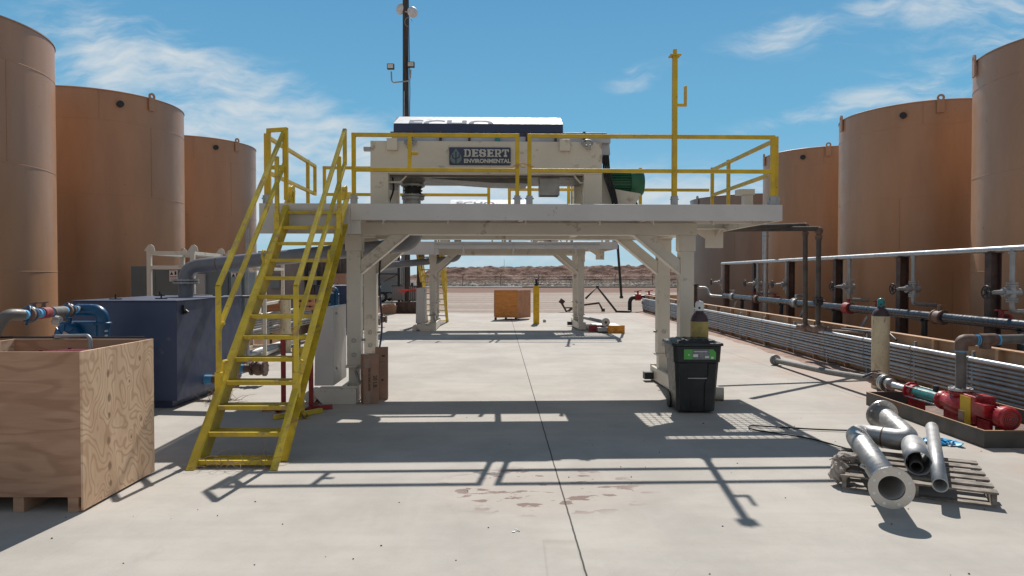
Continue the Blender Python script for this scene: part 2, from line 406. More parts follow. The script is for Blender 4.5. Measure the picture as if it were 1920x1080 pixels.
# ------------------------------------------------------------------ ground
def ground_mat():
    m_ = bpy.data.materials.new('desert_ground'); m_.use_nodes = True
    t = NT(m_.node_tree); p = t.n['Principled BSDF']
    g = t.node('ShaderNodeNewGeometry').outputs['Position']
    s = t.node('ShaderNodeSeparateXYZ'); t.link(g, s.inputs[0]); Y = s.outputs[1]
    n1 = t.noise(g, .12, 6, .6); n2 = t.noise(g, 2.2, 7, .65); n3 = t.noise(t.scale(g, (.04, .5, 1)), 1.0, 6, .6)
    base = t.mix(t.ramp(n3, .35, .65), (.42, .36, .31), (.30, .235, .19))
    base = t.mix(t.m('MULTIPLY', t.ramp(n2, .4, .75), .5), base, (.21, .13, .10))
    far = t.mix(t.ramp(n1, .4, .6), (.17, .12, .095), (.30, .25, .21))
    wob = t.m('ADD', Y, t.m('MULTIPLY', n1, 14))
    c = t.mix(t.ramp(wob, 78, 88), base, (.22, .135, .105))
    scr = t.noise(t.scale(g, (.12, .35, 1)), 1.0, 8, .75)
    sc = t.mix(t.ramp(scr, .42, .62), (.12, .095, .07), (.42, .38, .33))
    c = t.mix(t.ramp(wob, 108, 114), c, sc)
    t.link(c, p.inputs['Base Color']); p.inputs['Roughness'].default_value = .95; p.inputs['Specular IOR Level'].default_value = .1
    b = t.node('ShaderNodeBump'); b.inputs['Strength'].default_value = .6; b.inputs['Distance'].default_value = .05
    t.link(t.noise(g, 9, 8, .7), b.inputs['Height']); t.link(b.outputs[0], p.inputs['Normal'])
    return m_
def concrete_mat():
    m_ = bpy.data.materials.new('dusty_concrete'); m_.use_nodes = True
    t = NT(m_.node_tree); p = t.n['Principled BSDF']
    g = t.node('ShaderNodeNewGeometry').outputs['Position']
    s = t.node('ShaderNodeSeparateXYZ'); t.link(g, s.inputs[0]); X, Y = s.outputs[0], s.outputs[1]
    c = t.mix(t.ramp(t.noise(g, .55, 9, .68), .33, .67), (.372, .342, .305), (.478, .440, .392))
    # broom / drag marks
    c = t.mix(t.m('MULTIPLY', t.ramp(t.noise(t.scale(g, (.5, 5, 1)), 1.0, 6, .6), .42, .72), .35), c, (.37, .335, .30))
    c = t.mix(t.m('MULTIPLY', t.ramp(t.noise(t.scale(g, (2.2, .4, 1), rot=(0, 0, .25)), 1.0, 6, .6), .52, .75), .35), c, (.50, .46, .42))
    # pinkish dust
    d = t.noise(t.scale(g, (.5, .9, 1)), 1.0, 8, .68, .4)
    edge = t.ramp(t.m('ADD', t.m('ABSOLUTE', t.m('SUBTRACT', X, -.3)), t.m('MULTIPLY', t.noise(g, .9, 4), 1.6)), 5.0, 7.6)
    farm = t.ramp(t.m('ADD', Y, t.m('MULTIPLY', t.noise(g, .3, 4), 10)), 27, 42)
    near = t.m('MAXIMUM', edge, t.m('MULTIPLY', farm, .75))
    dd = t.ramp(t.m('ADD', d, t.m('MULTIPLY', near, .25)), .56, .85)
    c = t.mix(t.m('MULTIPLY', dd, .7), c, (.43, .325, .27))
    # dried mud puddle marks near the front
    px = t.m('DIVIDE', t.m('SUBTRACT', X, .28), 1.05); py = t.m('DIVIDE', t.m('SUBTRACT', Y, 6.35), .75)
    r = t.m('ADD', t.m('MULTIPLY', px, px), t.m('MULTIPLY', py, py))
    mn = t.noise(t.scale(g, (2.6, 5.5, 1), loc=(.4, .3, 0)), 1.0, 9, .62, .3)
    pud = t.m('MULTIPLY', t.ramp(r, .35, 1.25, 1, 0), t.ramp(mn, .56, .575))
    c = t.mix(t.m('MULTIPLY', t.ramp(r, .3, 1.5, 1, 0), .25), c, (.43, .335, .28))
    c = t.mix(t.m('MULTIPLY', pud, .8), c, (.17, .10, .08))
    # square drip pan mark
    ax = t.m('ABSOLUTE', t.m('SUBTRACT', X, .36)); ay = t.m('ABSOLUTE', t.m('SUBTRACT', Y, 4.55))
    q = t.m('MAXIMUM', t.m('DIVIDE', ax, .13), t.m('DIVIDE', ay, .55))
    c = t.mix(t.m('MULTIPLY', t.m('MULTIPLY', t.ramp(q, .80, .96), t.ramp(q, .98, 1.06, 1, 0)), .30), c, (.28, .24, .21))
    # little dark specks
    sp = t.node('ShaderNodeTexVoronoi'); t.link(g, sp.inputs['Vector']); sp.inputs['Scale'].default_value = 5.5
    c = t.mix(t.m('MULTIPLY', t.ramp(sp.outputs['Distance'], .012, .03, 1, 0), .7), c, (.10, .08, .07))
    fine = t.noise(g, 90, 3, .7)
    c = t.mix(t.m('MULTIPLY', t.ramp(fine, .5, .8), .22), c, (.27, .24, .22))
    # grey tyre / drag stains
    c = t.mix(t.m('MULTIPLY', t.ramp(t.noise(t.scale(g, (1.2, .5, 1), rot=(0, 0, -.5)), 1.0, 8, .75), .58, .72), .30), c, (.29, .27, .25))
    scr_ = t.m('ABSOLUTE', t.m('SUBTRACT', t.noise(t.scale(g, (.9, .35, 1), rot=(0, 0, .6)), 1.0, 3, .5, .8), .5))
    c = t.mix(t.m('MULTIPLY', t.ramp(scr_, .0, .004, 1, 0), .07), c, (.22, .19, .17))
    spl = t.noise(g, 3.1, 5, .75); c = t.mix(t.m('MULTIPLY', t.ramp(spl, .70, .74), .35), c, (.24, .20, .17))
    # saw cut joints
    wig = t.m('MULTIPLY', t.m('SUBTRACT', t.noise(g, 6, 3), .5), .012)
    jx = t.m('ABSOLUTE', t.m('ADD', t.m('SUBTRACT', X, t.m('SUBTRACT', .586, t.m('MULTIPLY', Y, .02))), wig))
    j = t.ramp(jx, .003, .010, 1, 0)
    for yj in (9.72, 17.0, 24.6):
        jy = t.m('ABSOLUTE', t.m('ADD', t.m('SUBTRACT', t.m('SUBTRACT', Y, t.m('MULTIPLY', X, .02)), yj), wig))
        j = t.m('MAXIMUM', j, t.m('MULTIPLY', t.ramp(jy, .003, .008, 1, 0), .35))
    for xj in (5.9, -5.0):
        jy = t.m('ABSOLUTE', t.m('ADD', t.m('SUBTRACT', t.m('ADD', X, t.m('MULTIPLY', Y, .02)), xj), wig))
        j = t.m('MAXIMUM', j, t.m('MULTIPLY', t.ramp(jy, .003, .010, 1, 0), .6))
    c = t.mix(j, c, (.05, .045, .04))
    t.link(c, p.inputs['Base Color']); p.inputs['Roughness'].default_value = .82; p.inputs['Specular IOR Level'].default_value = .25
    b = t.node('ShaderNodeBump'); b.inputs['Strength'].default_value = .25; b.inputs['Distance'].default_value = .006
    t.link(t.m('SUBTRACT', t.noise(g, 40, 6, .7), t.m('MULTIPLY', j, 3.0)), b.inputs['Height']); t.link(b.outputs[0], p.inputs['Normal'])
    return m_
structure(MB().add([(-1500, -60, -.006), (1500, -60, -.006), (1500, 2500, -.006), (-1500, 2500, -.006)], [(0, 1, 2, 3)]), 'ground', ground_mat())
# slab with a ragged, dust covered far edge
sl = [(-14, -8), (14, -8), (14, 34.8)]
xs = 14
while xs > -14: xs -= .7; sl.append((max(xs, -14), 35.6 + .5 * noise.noise(Vector((xs * .35, 3, 0))) + .25 * noise.noise(Vector((xs * 1.7, 8, 0)))))
structure(MB().add([(a, b, 0) for a, b in sl], [tuple(range(len(sl)))]), 'concrete_yard', concrete_mat())

# spoil ridge
def ridge_mat():
    m_ = bpy.data.materials.new('rocky_earth'); m_.use_nodes = True
    t = NT(m_.node_tree); p = t.n['Principled BSDF']
    g = t.node('ShaderNodeNewGeometry').outputs['Position']
    v = t.noise(t.scale(g, (.35, .35, .9)), 1.0, 8, .7)
    c = t.mix(t.ramp(v, .35, .65), (.12, .062, .046), (.33, .225, .18))
    c = t.mix(t.m('MULTIPLY', t.ramp(t.noise(g, 1.8, 6, .7), .5, .7), .5), c, (.08, .05, .04))
    t.link(c, p.inputs['Base Color']); p.inputs['Roughness'].default_value = 1; p.inputs['Specular IOR Level'].default_value = .05
    b = t.node('ShaderNodeBump'); b.inputs['Strength'].default_value = 1; b.inputs['Distance'].default_value = .6
    t.link(t.noise(g, 1.2, 8, .75), b.inputs['Height']); t.link(b.outputs[0], p.inputs['Normal'])
    return m_
mb = MB(); NX, NY = 460, 26; vs = []
for j in range(NY):
    for i in range(NX):
        x = -115 + i * .55; y = 196 + j * 1.3; q = j / (NY - 1)
        prof = min(1, (q / .34)) ** .8 if q < .5 else min(1, (1 - q) / .3)
        h = 4.15 + .5 * noise.noise(Vector((x * .03, 1, 0))) + .008 * x
        ramp_ = max(0, min(1, (x + 37) / 17)); h *= ramp_ * ramp_ * (3 - 2 * ramp_) + (.25 if x < -37 else .0)
        z = h * prof + prof * (.9 * noise.fractal(Vector((x * .23, y * .3, 0)), 1, 2, 5) + .25 * noise.noise(Vector((x * 1.3, y * .8, 5))))
        vs.append((x, y + 2.5 * noise.noise(Vector((x * .15, y * .1, 9))), z - .05))
fs = [(j * NX + i, j * NX + i + 1, (j + 1) * NX + i + 1, (j + 1) * NX + i) for j in range(NY - 1) for i in range(NX - 1)]
mb.add(vs, fs); structure(mb, 'hills', ridge_mat())
# scrub
scrub_m = mat('dry_scrub', (.16, .125, .09), .95, var=.35, vs=.8)
mb = MB()
for k in range(2600):
    y = random.uniform(112, 194); x = random.uniform(-.36 * y, .30 * y); r = random.uniform(.15, .5)
    n = 5; c = Vector((x, y, 0)); vs = [c + Vector((0, 0, r * random.uniform(.5, .9)))]
    for a in range(n): vs.append(c + Vector((math.cos(a * 1.256) * r * random.uniform(.7, 1.6), math.sin(a * 1.256) * r, random.uniform(-.02, .15))))
    mb.add(vs, [(0, a + 1, (a + 1) % n + 1) for a in range(n)])
o = mb.build('desert_scrub', scrub_m); o['kind'] = 'stuff'; o['label'] = 'low dry scrub on the flat below the earth ridge'

# fence on the far side of the yard
ft = thing('wire_fence', 'thin wire fence with dark steel posts in front of the earth ridge', 'fence', (0, 114, 0))
for k in range(-6, 13):
    x = -1.6 + k * 6.35 - .3; dx = random.uniform(-.1, .1)
    MB().tube([(x, 114, 0), (x + dx, 114, 1.95), (x + dx + .25, 113.9, 2.2)], .05, 6).build('fence_post', 'brownsteel', ft)
mb = MB()
for z in (.5, .95, 1.4, 1.85): mb.tube([(-40, 114.06, z), (76, 114.06, z)], .008, 4)
mb.build('fence_wire', 'galvdull', ft)
# flow lines lying on the ground
single(MB().tube([(-60, 103, .12), (-20, 103.5, .12), (10, 104, .14), (60, 103, .12)], .11, 8), 'flow_line', 'brownsteel', 'dark pipeline lying along the dirt below the wire fence', 'pipeline')
single(MB().tube([(-32, 100, .15), (-12, 100.3, .15), (1.5, 100.4, .15)], .09, 8), 'flow_line', 'paper', 'white pipeline lying on the dirt behind the orange plywood crate', 'pipeline')
single(MB().tube([(-3.4, 300, 0), (-3.4, 300, 8.6)], .07, 6), 'radio_mast', 'galvdull', 'hair thin mast rising beyond the earth ridge', 'mast')

# ------------------------------------------------------------------ tanks
def tank(label, cx, cy, r, h, lugs, ports, material='tank', rings=(2.05, 3.75, 5.35), vents=False):
    th = thing('storage_tank', label, 'tank', (cx, cy, 0), 0, 'brown steel storage tanks')
    n = 96; c = Vector((cx, cy, 0))
    mb = MB(); mb.lathe([(r, 0), (r, h)], c, (0, 0, 1), n)
    mb.build('shell', material, th)
    rf = MB(); rf.lathe([(r + .012, h - .008), (r + .012, h + .012), (r * .98, h + .03), (0, h + .14)], c, (0, 0, 1), n, False); rf.build('roof', material, th)
    for z in rings:
        w = MB(); w.lathe([(r + .001, z - .010), (r + .006, z), (r + .001, z + .010)], c, (0, 0, 1), n); w.build('weld_seam', material, th)
    for k_, z in enumerate([.1] + list(rings)):
        a = math.atan2(-cy, -cx) + .35 * (-1) ** k_ + .12 * k_; z1 = (list(rings) + [h])[k_] - .02
        d = Vector((math.cos(a), math.sin(a), 0)) * (r + .002)
        MB().tube([c + d + Vector((0, 0, z + .02)), c + d + Vector((0, 0, z1))], .007, 6).build('weld_seam', material, th)
    for a in lugs:
        d = Vector((math.cos(R(a)), math.sin(R(a)), 0)); s_ = Vector((-d.y, d.x, 0)); o_ = c + d * (r + .02) + Vector((0, 0, h - .28))
        poly = [(-.10, 0), (.10, 0), (.10, .36)] + [(.10 * math.cos(R(q)), .36 + .10 * math.sin(R(q))) for q in (30, 60, 90, 120, 150)] + [(-.10, .36)]
        # ring with hole: plate below plus ring
        m2 = MB(); m2.prism([(-.075, 0), (.075, 0), (.075, .29), (-.075, .29)], o_, s_, (0, 0, 1), d * .03)
        rc = o_ + Vector((0, 0, .325)) + d * .015
        m2.lathe([(.036, -.016), (.078, -.016), (.078, .016), (.036, .016), (.036, -.016)], rc, d, 20, False)
        m2.build('lifting_lug', material, th)
    for a in ports:
        d = Vector((math.cos(R(a)), math.sin(R(a)), 0)); p = c + d * r + Vector((0, 0, h - .26))
        MB().cyl(p - d * .02, p + d * .07, .07, n=16).build('vent_port', 'black', th)
    if vents:
        v = MB()
        for dx, dy, hh in ((.5, -.9, .5), (1.3, -.9, .4)):
            v.cyl((cx + dx, cy + dy, h), (cx + dx, cy + dy, h + hh), .09); v.cyl((cx + dx, cy + dy, h + hh * .6), (cx + dx, cy + dy, h + hh * .68), .2); v.cyl((cx + dx, cy + dy, h + hh), (cx + dx, cy + dy, h + hh + .05), .2)
        v.lathe([(.42, 0), (.42, .12), (.25, .26), (0, .3)], (cx + 1.75, cy - 1.0, h), (0, 0, 1)); v.build('roof_vent', 'brownsteel', th)
    # bottom manway
    return th
TH = 5.99; THR = 5.87
tank('tall tan tank cut off by the left edge of the view, behind the plywood box', -9.66, 11.18, 1.85, TH, [-115], [-90])
tank('tall tan tank second from the left edge, behind the grey cabinets', -9.87, 16.35, 1.85, TH, [-25, 60], [-46])
tank('tan tank nearest the yellow stairs, its lower part behind a pale steel frame', -9.99, 21.45, 1.85, TH, [-25, 60], [-46, ])
tank('tan tank rising just right of the platform railing corner', 10.2, 22.46, 1.85, THR, [-110, 175], [-132])
tank('tan tank between the cream gas cylinder and the tank cut off at the right', 10.13, 16.95, 1.85, THR, [-110, 172], [-132])
tank('tall tan tank cut off by the right edge of the view', 10.17, 11.84, 1.85, THR, [160], [-110])
tank('shorter grey brown tank with roof vents behind the right end of the platform', 10.55, 30.4, 2.55, 5.3, [-165], [], 'tankgrey', (2.2, 4.0), True)
tank('farther tan tank hidden mostly behind the stairs and grey tank row', -10.2, 26.6, 1.85, TH, [-42], [-68]) if False else None
# downspout between two tanks
ds = thing('downspout', 'pale vertical downspout pipe against the tank behind the dark pipe posts', 'pipe', (8.05, 21.9, 0))
MB().tube([(8.12, 21.9, 0), (8.12, 21.9, 4.3)], .09, 14).build('pipe', 'galv', ds)
mb = MB(); mb.cyl((8.12, 21.9, 3.2), (8.12, 21.9, 3.26), .10); mb.cyl((8.12, 21.9, 1.55), (8.12, 21.9, 1.75), .12); mb.build('collar', 'galvdull', ds)

# ------------------------------------------------------------------ raised platform
ROT = R(1.8)
P1 = Matrix.Translation((0, 10.06, 0)) @ Matrix.Rotation(ROT, 4, 'Z')
OFF2 = Vector((-.33, 13.7, 0))
CUR = P1
ZD = 3.04
U0, UM, U1, V1 = -3.68, -2.36, 4.03, 3.25
pf = thing('raised_platform', 'near cream steel platform with yellow railings and centrifuge above the yard', 'platform', (0, 0, 0), 0, 'raised steel platforms')
# deck frame
mb = MB()
mb.box(UM, U1, 0, .03, ZD - .24, ZD)          # front fascia
mb.build('fascia', 'fascia', pf, .003)
mb = MB()
mb.box(U0, UM - .003, .002, .035, ZD - .44, ZD)
mb.box(UM - .003, UM + .14, .034, .05, ZD - .44, ZD - .243)
mb.build('landing_fascia', 'fascia', pf, .003)
mb = MB()
mb.box(U0, U0 + .05, .035, V1, ZD - .22, ZD - .002)
mb.box(U1 - .06, U1 - .002, .03, V1, ZD - .24, ZD - .002)
mb.box(U0 + .05, U1 - .06, V1 - .05, V1, ZD - .22, ZD - .003)
mb.box(UM + .0, UM + .06, .05, V1 - .05, ZD - .22, ZD - .004)
for u in (.12, 2.05): mb.box(u, u + .07, .03, V1 - .05, ZD - .20, ZD - .03)
mb.box(UM + .06, U1 - .06, 1.0, 1.06, ZD - .2, ZD - .012); mb.box(UM + .06, U1 - .06, 2.42, 2.48, ZD - .2, ZD - .012)
for u in (-1.9, -.95, .2, 1.3, 2.1, 3.0):      # triangular gussets under the front edge
    mb.prism([(0, 0), (.28, 0), (0, -.10)], (u, .03, ZD - .205), (0, 1, 0), (0, 0, 1), (.012, 0, 0))
mb.build('deck_frame', 'white', pf, .003)
mb = MB(); mb.box(U0 + .05, UM, .035, V1 - .05, ZD - .035, ZD - .006); mb.box(UM + .06, U1 - .06, .03, .85, ZD - .028, ZD - .005); mb.box(1.20, 2.05, 1.06, 2.42, ZD - .028, ZD - .006)
mb.box(UM + .06, -2.15, 1.06, 2.42, ZD - .028, ZD - .006)
mb.build('deck_plate', 'galvdull', pf)
mb = MB()
def grating(mb, u0, u1, v0, v1, z, sp=.05):
    u = u0
    while u < u1: mb.box(u, u + .010, v0, v1, z - .028, z); u += sp
    v = v0 + .05
    while v < v1: mb.box(u0, u1, v, v + .010, z - .012, z - .002); v += .12
mb.box(UM + .07, U1 - .07, 2.49, V1 - .06, ZD - .030, ZD - .006)
grating(mb, 2.13, U1 - .07, .86, 2.42, ZD - .007, .11)
mb.build('grating', 'galvdull', pf)
# main beams
mb = MB()
mb.box(-2.66, 3.02, .90, 1.12, ZD - .40, ZD - .206); mb.box(-2.66, 3.02, 2.38, 2.60, ZD - .40, ZD - .206)
for u in (-2.61, 2.76): mb.box(u, u + .22, 1.12, 2.38, ZD - .38, ZD - .21)
for u in (1.1,): mb.box(u, u + .12, 1.12, 2.38, ZD - .36, ZD - .21)
mb.build('main_beam', 'white', pf, .004)
UL, UR = -2.50, 2.87
for u in (UL, UR):
    for v in (.9, 2.38):
        mb = MB()
        mb.box(u - .132, u + .132, v - .002, v + .232, ZD - .66, ZD - .401)
        mb.box(u - .112, u + .112, v + .012, v + .222, .55, ZD - .66)
        mb.box(u - .135, u + .135, v - .008, v + .245, .51, .55)
        mb.box(u - .09, u + .09, v + .03, v + .20, .26, .51)
        c = mb.build('column', 'white', pf, .006)
        for z in (.72, .95): MB().lathe([(.026, 0), (.034, 0), (.034, .012), (.026, .012), (.026, 0)], (u, v + .002, z), (0, -1, 0), 16, False).build('pin_hole', 'galvdull', c)
        pin = MB(); pin.cyl((u + .11 * (1 if u < 0 else -1), v + .1, .95), (u + .17 * (1 if u < 0 else -1), v + .1, .95), .022)
        pin.build('locking_pin', 'galvdull', c)
        sgn = 1 if u < 0 else -1
        b = MB(); b.prism([(0, 2.02), (.74, ZD - .402), (.48, ZD - .402), (0, 2.24)], (u + sgn * .112, v + .03, 0), (sgn, 0, 0), (0, 0, 1), (0, .16, 0))
        b.prism([(0, 2.005), (.76, ZD - .402), (.74, ZD - .402), (0, 2.019)], (u + sgn * .113, v + .005, 0), (sgn, 0, 0), (0, 0, 1), (0, .22, 0))
        b.build('brace', 'white', pf, .003)
# skids
for u in (UL, UR):
    mb = MB(); mb.box(u - .13, u - .07, .62, 2.86, .03, .27); mb.box(u + .07, u + .13, .62, 2.86, .03, .27)
    mb.box(u - .13, u + .13, .60, .62, .03, .27); mb.box(u - .13, u + .13, 2.86, 2.90, .03, .30); mb.box(u - .07, u + .07, .85, 1.2, .2, .262); mb.box(u - .07, u + .07, 2.3, 2.68, .2, .262)
    mb.build('skid_beam', 'white', pf, .004)
mb = MB(); mb.prism([(-3.06, .17), (-2.9, .0), (-2.39, 0), (-2.39, .24), (-2.98, .24), (-3.06, .20)], (0, .50, 0), (1, 0, 0), (0, 0, 1), (0, .28, 0))
mb.cyl((-3.11, .60, .10), (-3.11, .95, .10), .10, n=24)
mb.build('outrigger', 'white', pf, .006)
mb = MB(); mb.cyl((2.93, .78, .105), (3.38, .66, .105), .10, n=28); mb.cyl((3.38, .66, .105), (3.39, .657, .105), .103, n=28); mb.build('outrigger', 'white', pf)
mb = MB(); mb.box(2.57, 2.739, 2.62, 2.78, .04, .17); mb.build('black_socket', 'black', pf)
# cabinet beside the left leg
mb = MB(); mb.prism([(-3.10, .245), (-2.79, .245), (-2.79, 1.50), (-3.07, 1.46)], (0, .78, 0), (1, 0, 0), (0, 0, 1), (0, .95, 0)); cab = mb.build('side_cabinet', 'fascia', pf, .012)
mb = MB(); mb.cyl((-2.785, .95, 1.38), (-2.77, .95, 1.38), .02); mb.cyl((-2.785, .95, .5), (-2.77, .95, .5), .02); mb.build('latch', 'galvdull', cab)
# bracket and jack
mb = MB(); mb.box(3.62, 3.95, 2.35, 2.37, ZD - .55, ZD - .22); mb.prism([(0, 0), (-.25, 0), (0, -.16)], (3.62, 2.352, ZD - .22), (1, 0, 0), (0, 0, 1), (0, .015, 0)); mb.prism([(0, 0), (0, -.12), (-.3, 0)], (3.8, 2.349, ZD - .22), (0, 0, 0) if False else (.0, 1, 0), (0, 0, 1), (.015, 0, 0)); mb.box(3.3, 3.98, 2.2, 2.5, ZD - .222, ZD - .2)
mb.build('hanger_bracket', 'white', pf, .002)
mb = MB(); mb.box(-3.15, -2.95, 2.4, 2.6, ZD - .62, ZD - .225); mb.build('hanger_bracket', 'white', pf, .002)
mb = MB(); mb.beam((-2.47, .86, .47), (-2.38, .80, .28), .03, .03); mb.tube([(-2.45, .86, .50), (-2.41, .83, .56), (-2.36, .83, .50), (-2.33, .84, .36)], .016, 8)
for k in range(7):
    a = k * 1.1; mb.tube([(-2.30 + .02 * math.cos(a + q), .86, .70 - k * .04 + .02 * math.sin(a + q)) for q in (0, 1, 2, 3, 4)], .007, 5)
mb.build('jack_handle', 'galvdull', pf)

# railings
RT, RM = ZD + 1.01, ZD + .50
w = .055
def rail(pts, parent_part):
    for a, b in zip(pts[:-1], pts[1:]): parent_part.beam(a, b, w, w)
def post(mb, u, v, z0=ZD + .04, z1=RT): mb.box(u - w / 2 - .001, u + w / 2 + .001, v - w / 2 - .001, v + w / 2 + .001, z0, z1 + w / 2 + .001)
def sockets(parent, pts):
    for u, v in pts:
        s_ = MB(); s_.box(u - .045, u + .045, v - .045, v + .045, ZD, ZD + .13); s_.cyl((u - .065, v - .01, ZD + .085), (u + .065, v - .01, ZD + .085), .012, n=8)
        s_.build('post_socket', 'galvdull', parent, .003)
def panel(name, posts, top, mid, sock=None, extra=None):
    mb = MB()
    for p_ in posts: post(mb, *p_)
    rail(top, mb); rail(mid, mb)
    if extra: extra(mb)
    o = mb.build(name, 'yellow', pf, .004)
    if sock: sockets(o, sock)
    return o
fv = .06
def ex1(mb):
    mb.box(-1.53, -1.475, fv - w / 2 - .002, fv + w / 2 + .002, RM, RT); mb.box(-1.475, -1.38, fv - .02, fv + .02, ZD + .72, ZD + .76)
panel('railing', [(-2.32, fv), (.08, fv)], [(-2.35, fv, RT), (.11, fv, RT)], [(-2.35, fv, RM), (.11, fv, RM)], [(-2.32, fv), (.08, fv)], ex1)
def ex2(mb):
    mb.box(2.385, 2.455, fv - .037, fv + .037, ZD + .03, ZD + 2.20); mb.box(2.395, 2.445, fv - .028, fv + .028, ZD + 2.2, ZD + 2.30); mb.box(2.34, 2.50, fv - .08, fv + .08, ZD + 2.195, ZD + 2.215)
    mb.box(2.455, 2.60, fv - .02, fv + .02, ZD + 1.46, ZD + 1.50); mb.box(2.56, 2.60, fv - .021, fv + .021, ZD + 1.50, ZD + 1.76)
panel('railing', [(.26, fv), (3.90, fv)], [(.23, fv, RT), (3.93, fv, RT)], [(.23, fv, RM), (3.93, fv, RM)], [(.26, fv), (2.42, fv), (3.90, fv)], ex2)
panel('railing', [(3.985, .14), (3.985, 2.2), (3.985, 3.1)], [(3.985, .11, RT - .02), (3.985, 3.1, RT - .02)], [(3.985, .11, RM), (3.985, 3.1, RM)], [(3.985, .14)])
panel('railing', [(-.35 + 0.0, V1 - .06), (-3.5, V1 - .06)], [(-3.53, V1 - .06, RT), (-.32, V1 - .06, RT)], [(-3.53, V1 - .06, RM), (-.32, V1 - .06, RM)])
panel('railing', [(.05, V1 - .06), (1.2, V1 - .06), (2.6, V1 - .06)], [(.02, V1 - .06, RT - .4), (3.95, V1 - .06, RT - .4)], [(.02, V1 - .06, RM - .27), (3.95, V1 - .06, RM - .27)])
def ex3(mb): mb.beam((-3.62, 2.95, RM), (-3.62, 2.95, RT), w, w, (0, 1, 0))
panel('railing', [(-3.62, .16), (-3.62, 2.45)], [(-3.62, .13, RT - .01), (-3.62, 2.97, RT - .01)], [(-3.62, .13, RM - .02), (-3.62, 2.97, RM - .02)], [(-3.62, .16)], ex3)
panel('landing_gate', [(-3.55, .05), (-3.27, -.05)], [(-3.57, .05, RT + .05), (-3.25, -.05, RT + .05)], [(-3.57, .05, RM + .02), (-3.25, -.05, RM + .02)], [(-3.55, .05)])
mb = MB()
for s_ in (-1, 1): mb.tube([(.08 + .06 * s_ * q, fv - .04 - .01 * s_, RM + .05 + .02 * math.sin(q * 3)) for q in (-.3, 0, .5, 1.2, 2)], .010, 6)
mb.tube([(.02, fv - .045, RM + .06), (.16, fv - .05, RM + .10), (.32, fv - .045, RM + .05)], .012, 6)
mb.build('tie_strap', 'rope', pf)
MB().box(4.0, 4.028, .22, .40, ZD, ZD + .42).build('side_plate', 'white', pf)
mb = MB(); mb.box(3.72, 3.86, .70, .84, ZD, ZD + .23); mb.box(3.62, 3.88, .68, .86, ZD + .23, ZD + .32); mb.build('post_bracket', 'white', pf, .004)

# ------------------------------------------------------------------ centrifuge on the platform
ce = thing('centrifuge', 'cream framed centrifuge with navy and white hood standing on the near platform', 'machine', (-.4, 1.0, ZD), 0, 'centrifuges on the platforms')
A0, A1, FV0, FV1 = -2.25, 1.50, 1.02, 2.30
mb = MB()
for v in (FV0, FV1):
    mb.prism([(0, 3.63), (.03, 3.88), (.03, 4.16), (.17, 4.16), (.17, 3.63)], (A0, v, 0), (0, 1, 0), (0, 0, 1), (A1 - A0, 0, 0))
for a, b in ((A0, A0 + .29), (A1 - .30, A1)):
    for v in (FV0, FV1): mb.box(a + .002, b - .002, v + .004, v + .17, ZD, 3.632)
mb.box(A0 + .01, A0 + .18, FV0 + .17, FV1, 3.66, 4.15); mb.box(A1 - .18, A1 - .01, FV0 + .17, FV1, 3.66, 4.15)
fr = mb.build('frame', 'white', ce, .008)
mb = MB(); mb.box(A0 + .20, A1 - .2, FV0 + .18, FV1, 3.60, 3.66); mb.prism([(-1.35, 3.6), (.3, 3.6), (.3, 3.52), (-.3, 3.53)], (0, 1.35, 0), (1, 0, 0), (0, 0, 1), (0, .7, 0)); mb.build('belly_tray', 'pvc', ce)
for uu in (-1.98, .80):
    b = MB(); b.box(uu - .0, uu + .17, FV0 - .04, FV0 + .03, 4.0, 4.19); b.build('junction_box', 'white', ce, .006)
for uu in (-1.60, 1.25):
    b = MB(); b.tube([(uu + .09 * math.cos(q * .5), FV0 - .03 + .02 * math.sin(q * .5), 4.13 + .05 * math.sin(q * .5)) for q in range(13)], .016, 8); b.beam((uu, FV0 - .05, 4.17), (uu + (.04 if uu > 0 else -.03), FV0 - .06, 4.02), .05, .04); b.build('shackle', 'galvdull', ce)
# hood
mb = MB(); mb.prism([(0, 4.34), (.02, 4.47), (.38, 4.66), (.62, 4.66), (.95, 4.47), (.97, 4.34)], (-1.90, 1.20, 0), (0, 1, 0), (0, 0, 1), (2.78, 0, 0))
mb.box(-1.95, 1.60, 1.19, 2.18, 4.265, 4.338)
hood = mb.build('hood', 'navy', ce, .006)
s30 = Vector((0, .36, .19)).normalized(); nrm = Vector((0, -s30.z, s30.y))
mb = MB(); mb.prism([(0, 0), (2.78, 0), (2.73, .407), (.05, .407)], Vector((-1.90, 1.22, 4.47)) + nrm * .004, (1, 0, 0), s30, nrm * .004); mb.box(-1.85, .83, 1.59, 1.82, 4.662, 4.67); mb.build('hood_top', 'hoodwhite', hood)
text('ECHO', .46, Vector((-1.68, 1.22, 4.47)) + nrm * .010 - s30 * .13, (1, 0, 0), s30, 0, 'echo', hood, 'lettering', .012, .135, 1.12)
mb = MB(); mb.box(-1.92, 1.66, 1.17, 2.2, 4.17, 4.262); fl = mb.build('hood_flange', 'hoodgrey', ce, .004)
for k in range(7): MB().box(-1.62 + k * .47, -1.58 + k * .47, 1.12, 1.17, 4.17, 4.34).build('clamp_bolt', 'brownsteel', fl)
MB().box(-.24, -.16, 1.10, 1.16, 4.17, 4.23).build('green_tag', 'teal', fl)
mb = MB(); mb.prism([(0, 4.26), (.10, 4.26), (.12, 4.0), (.0, 3.86), (-.15, 3.86), (-.15, 4.26)], (1.56, 1.3, 0), (1, 0, 0), (0, 0, 1), (0, .9, 0)); mb.build('belt_guard', 'hoodgrey', ce, .01)
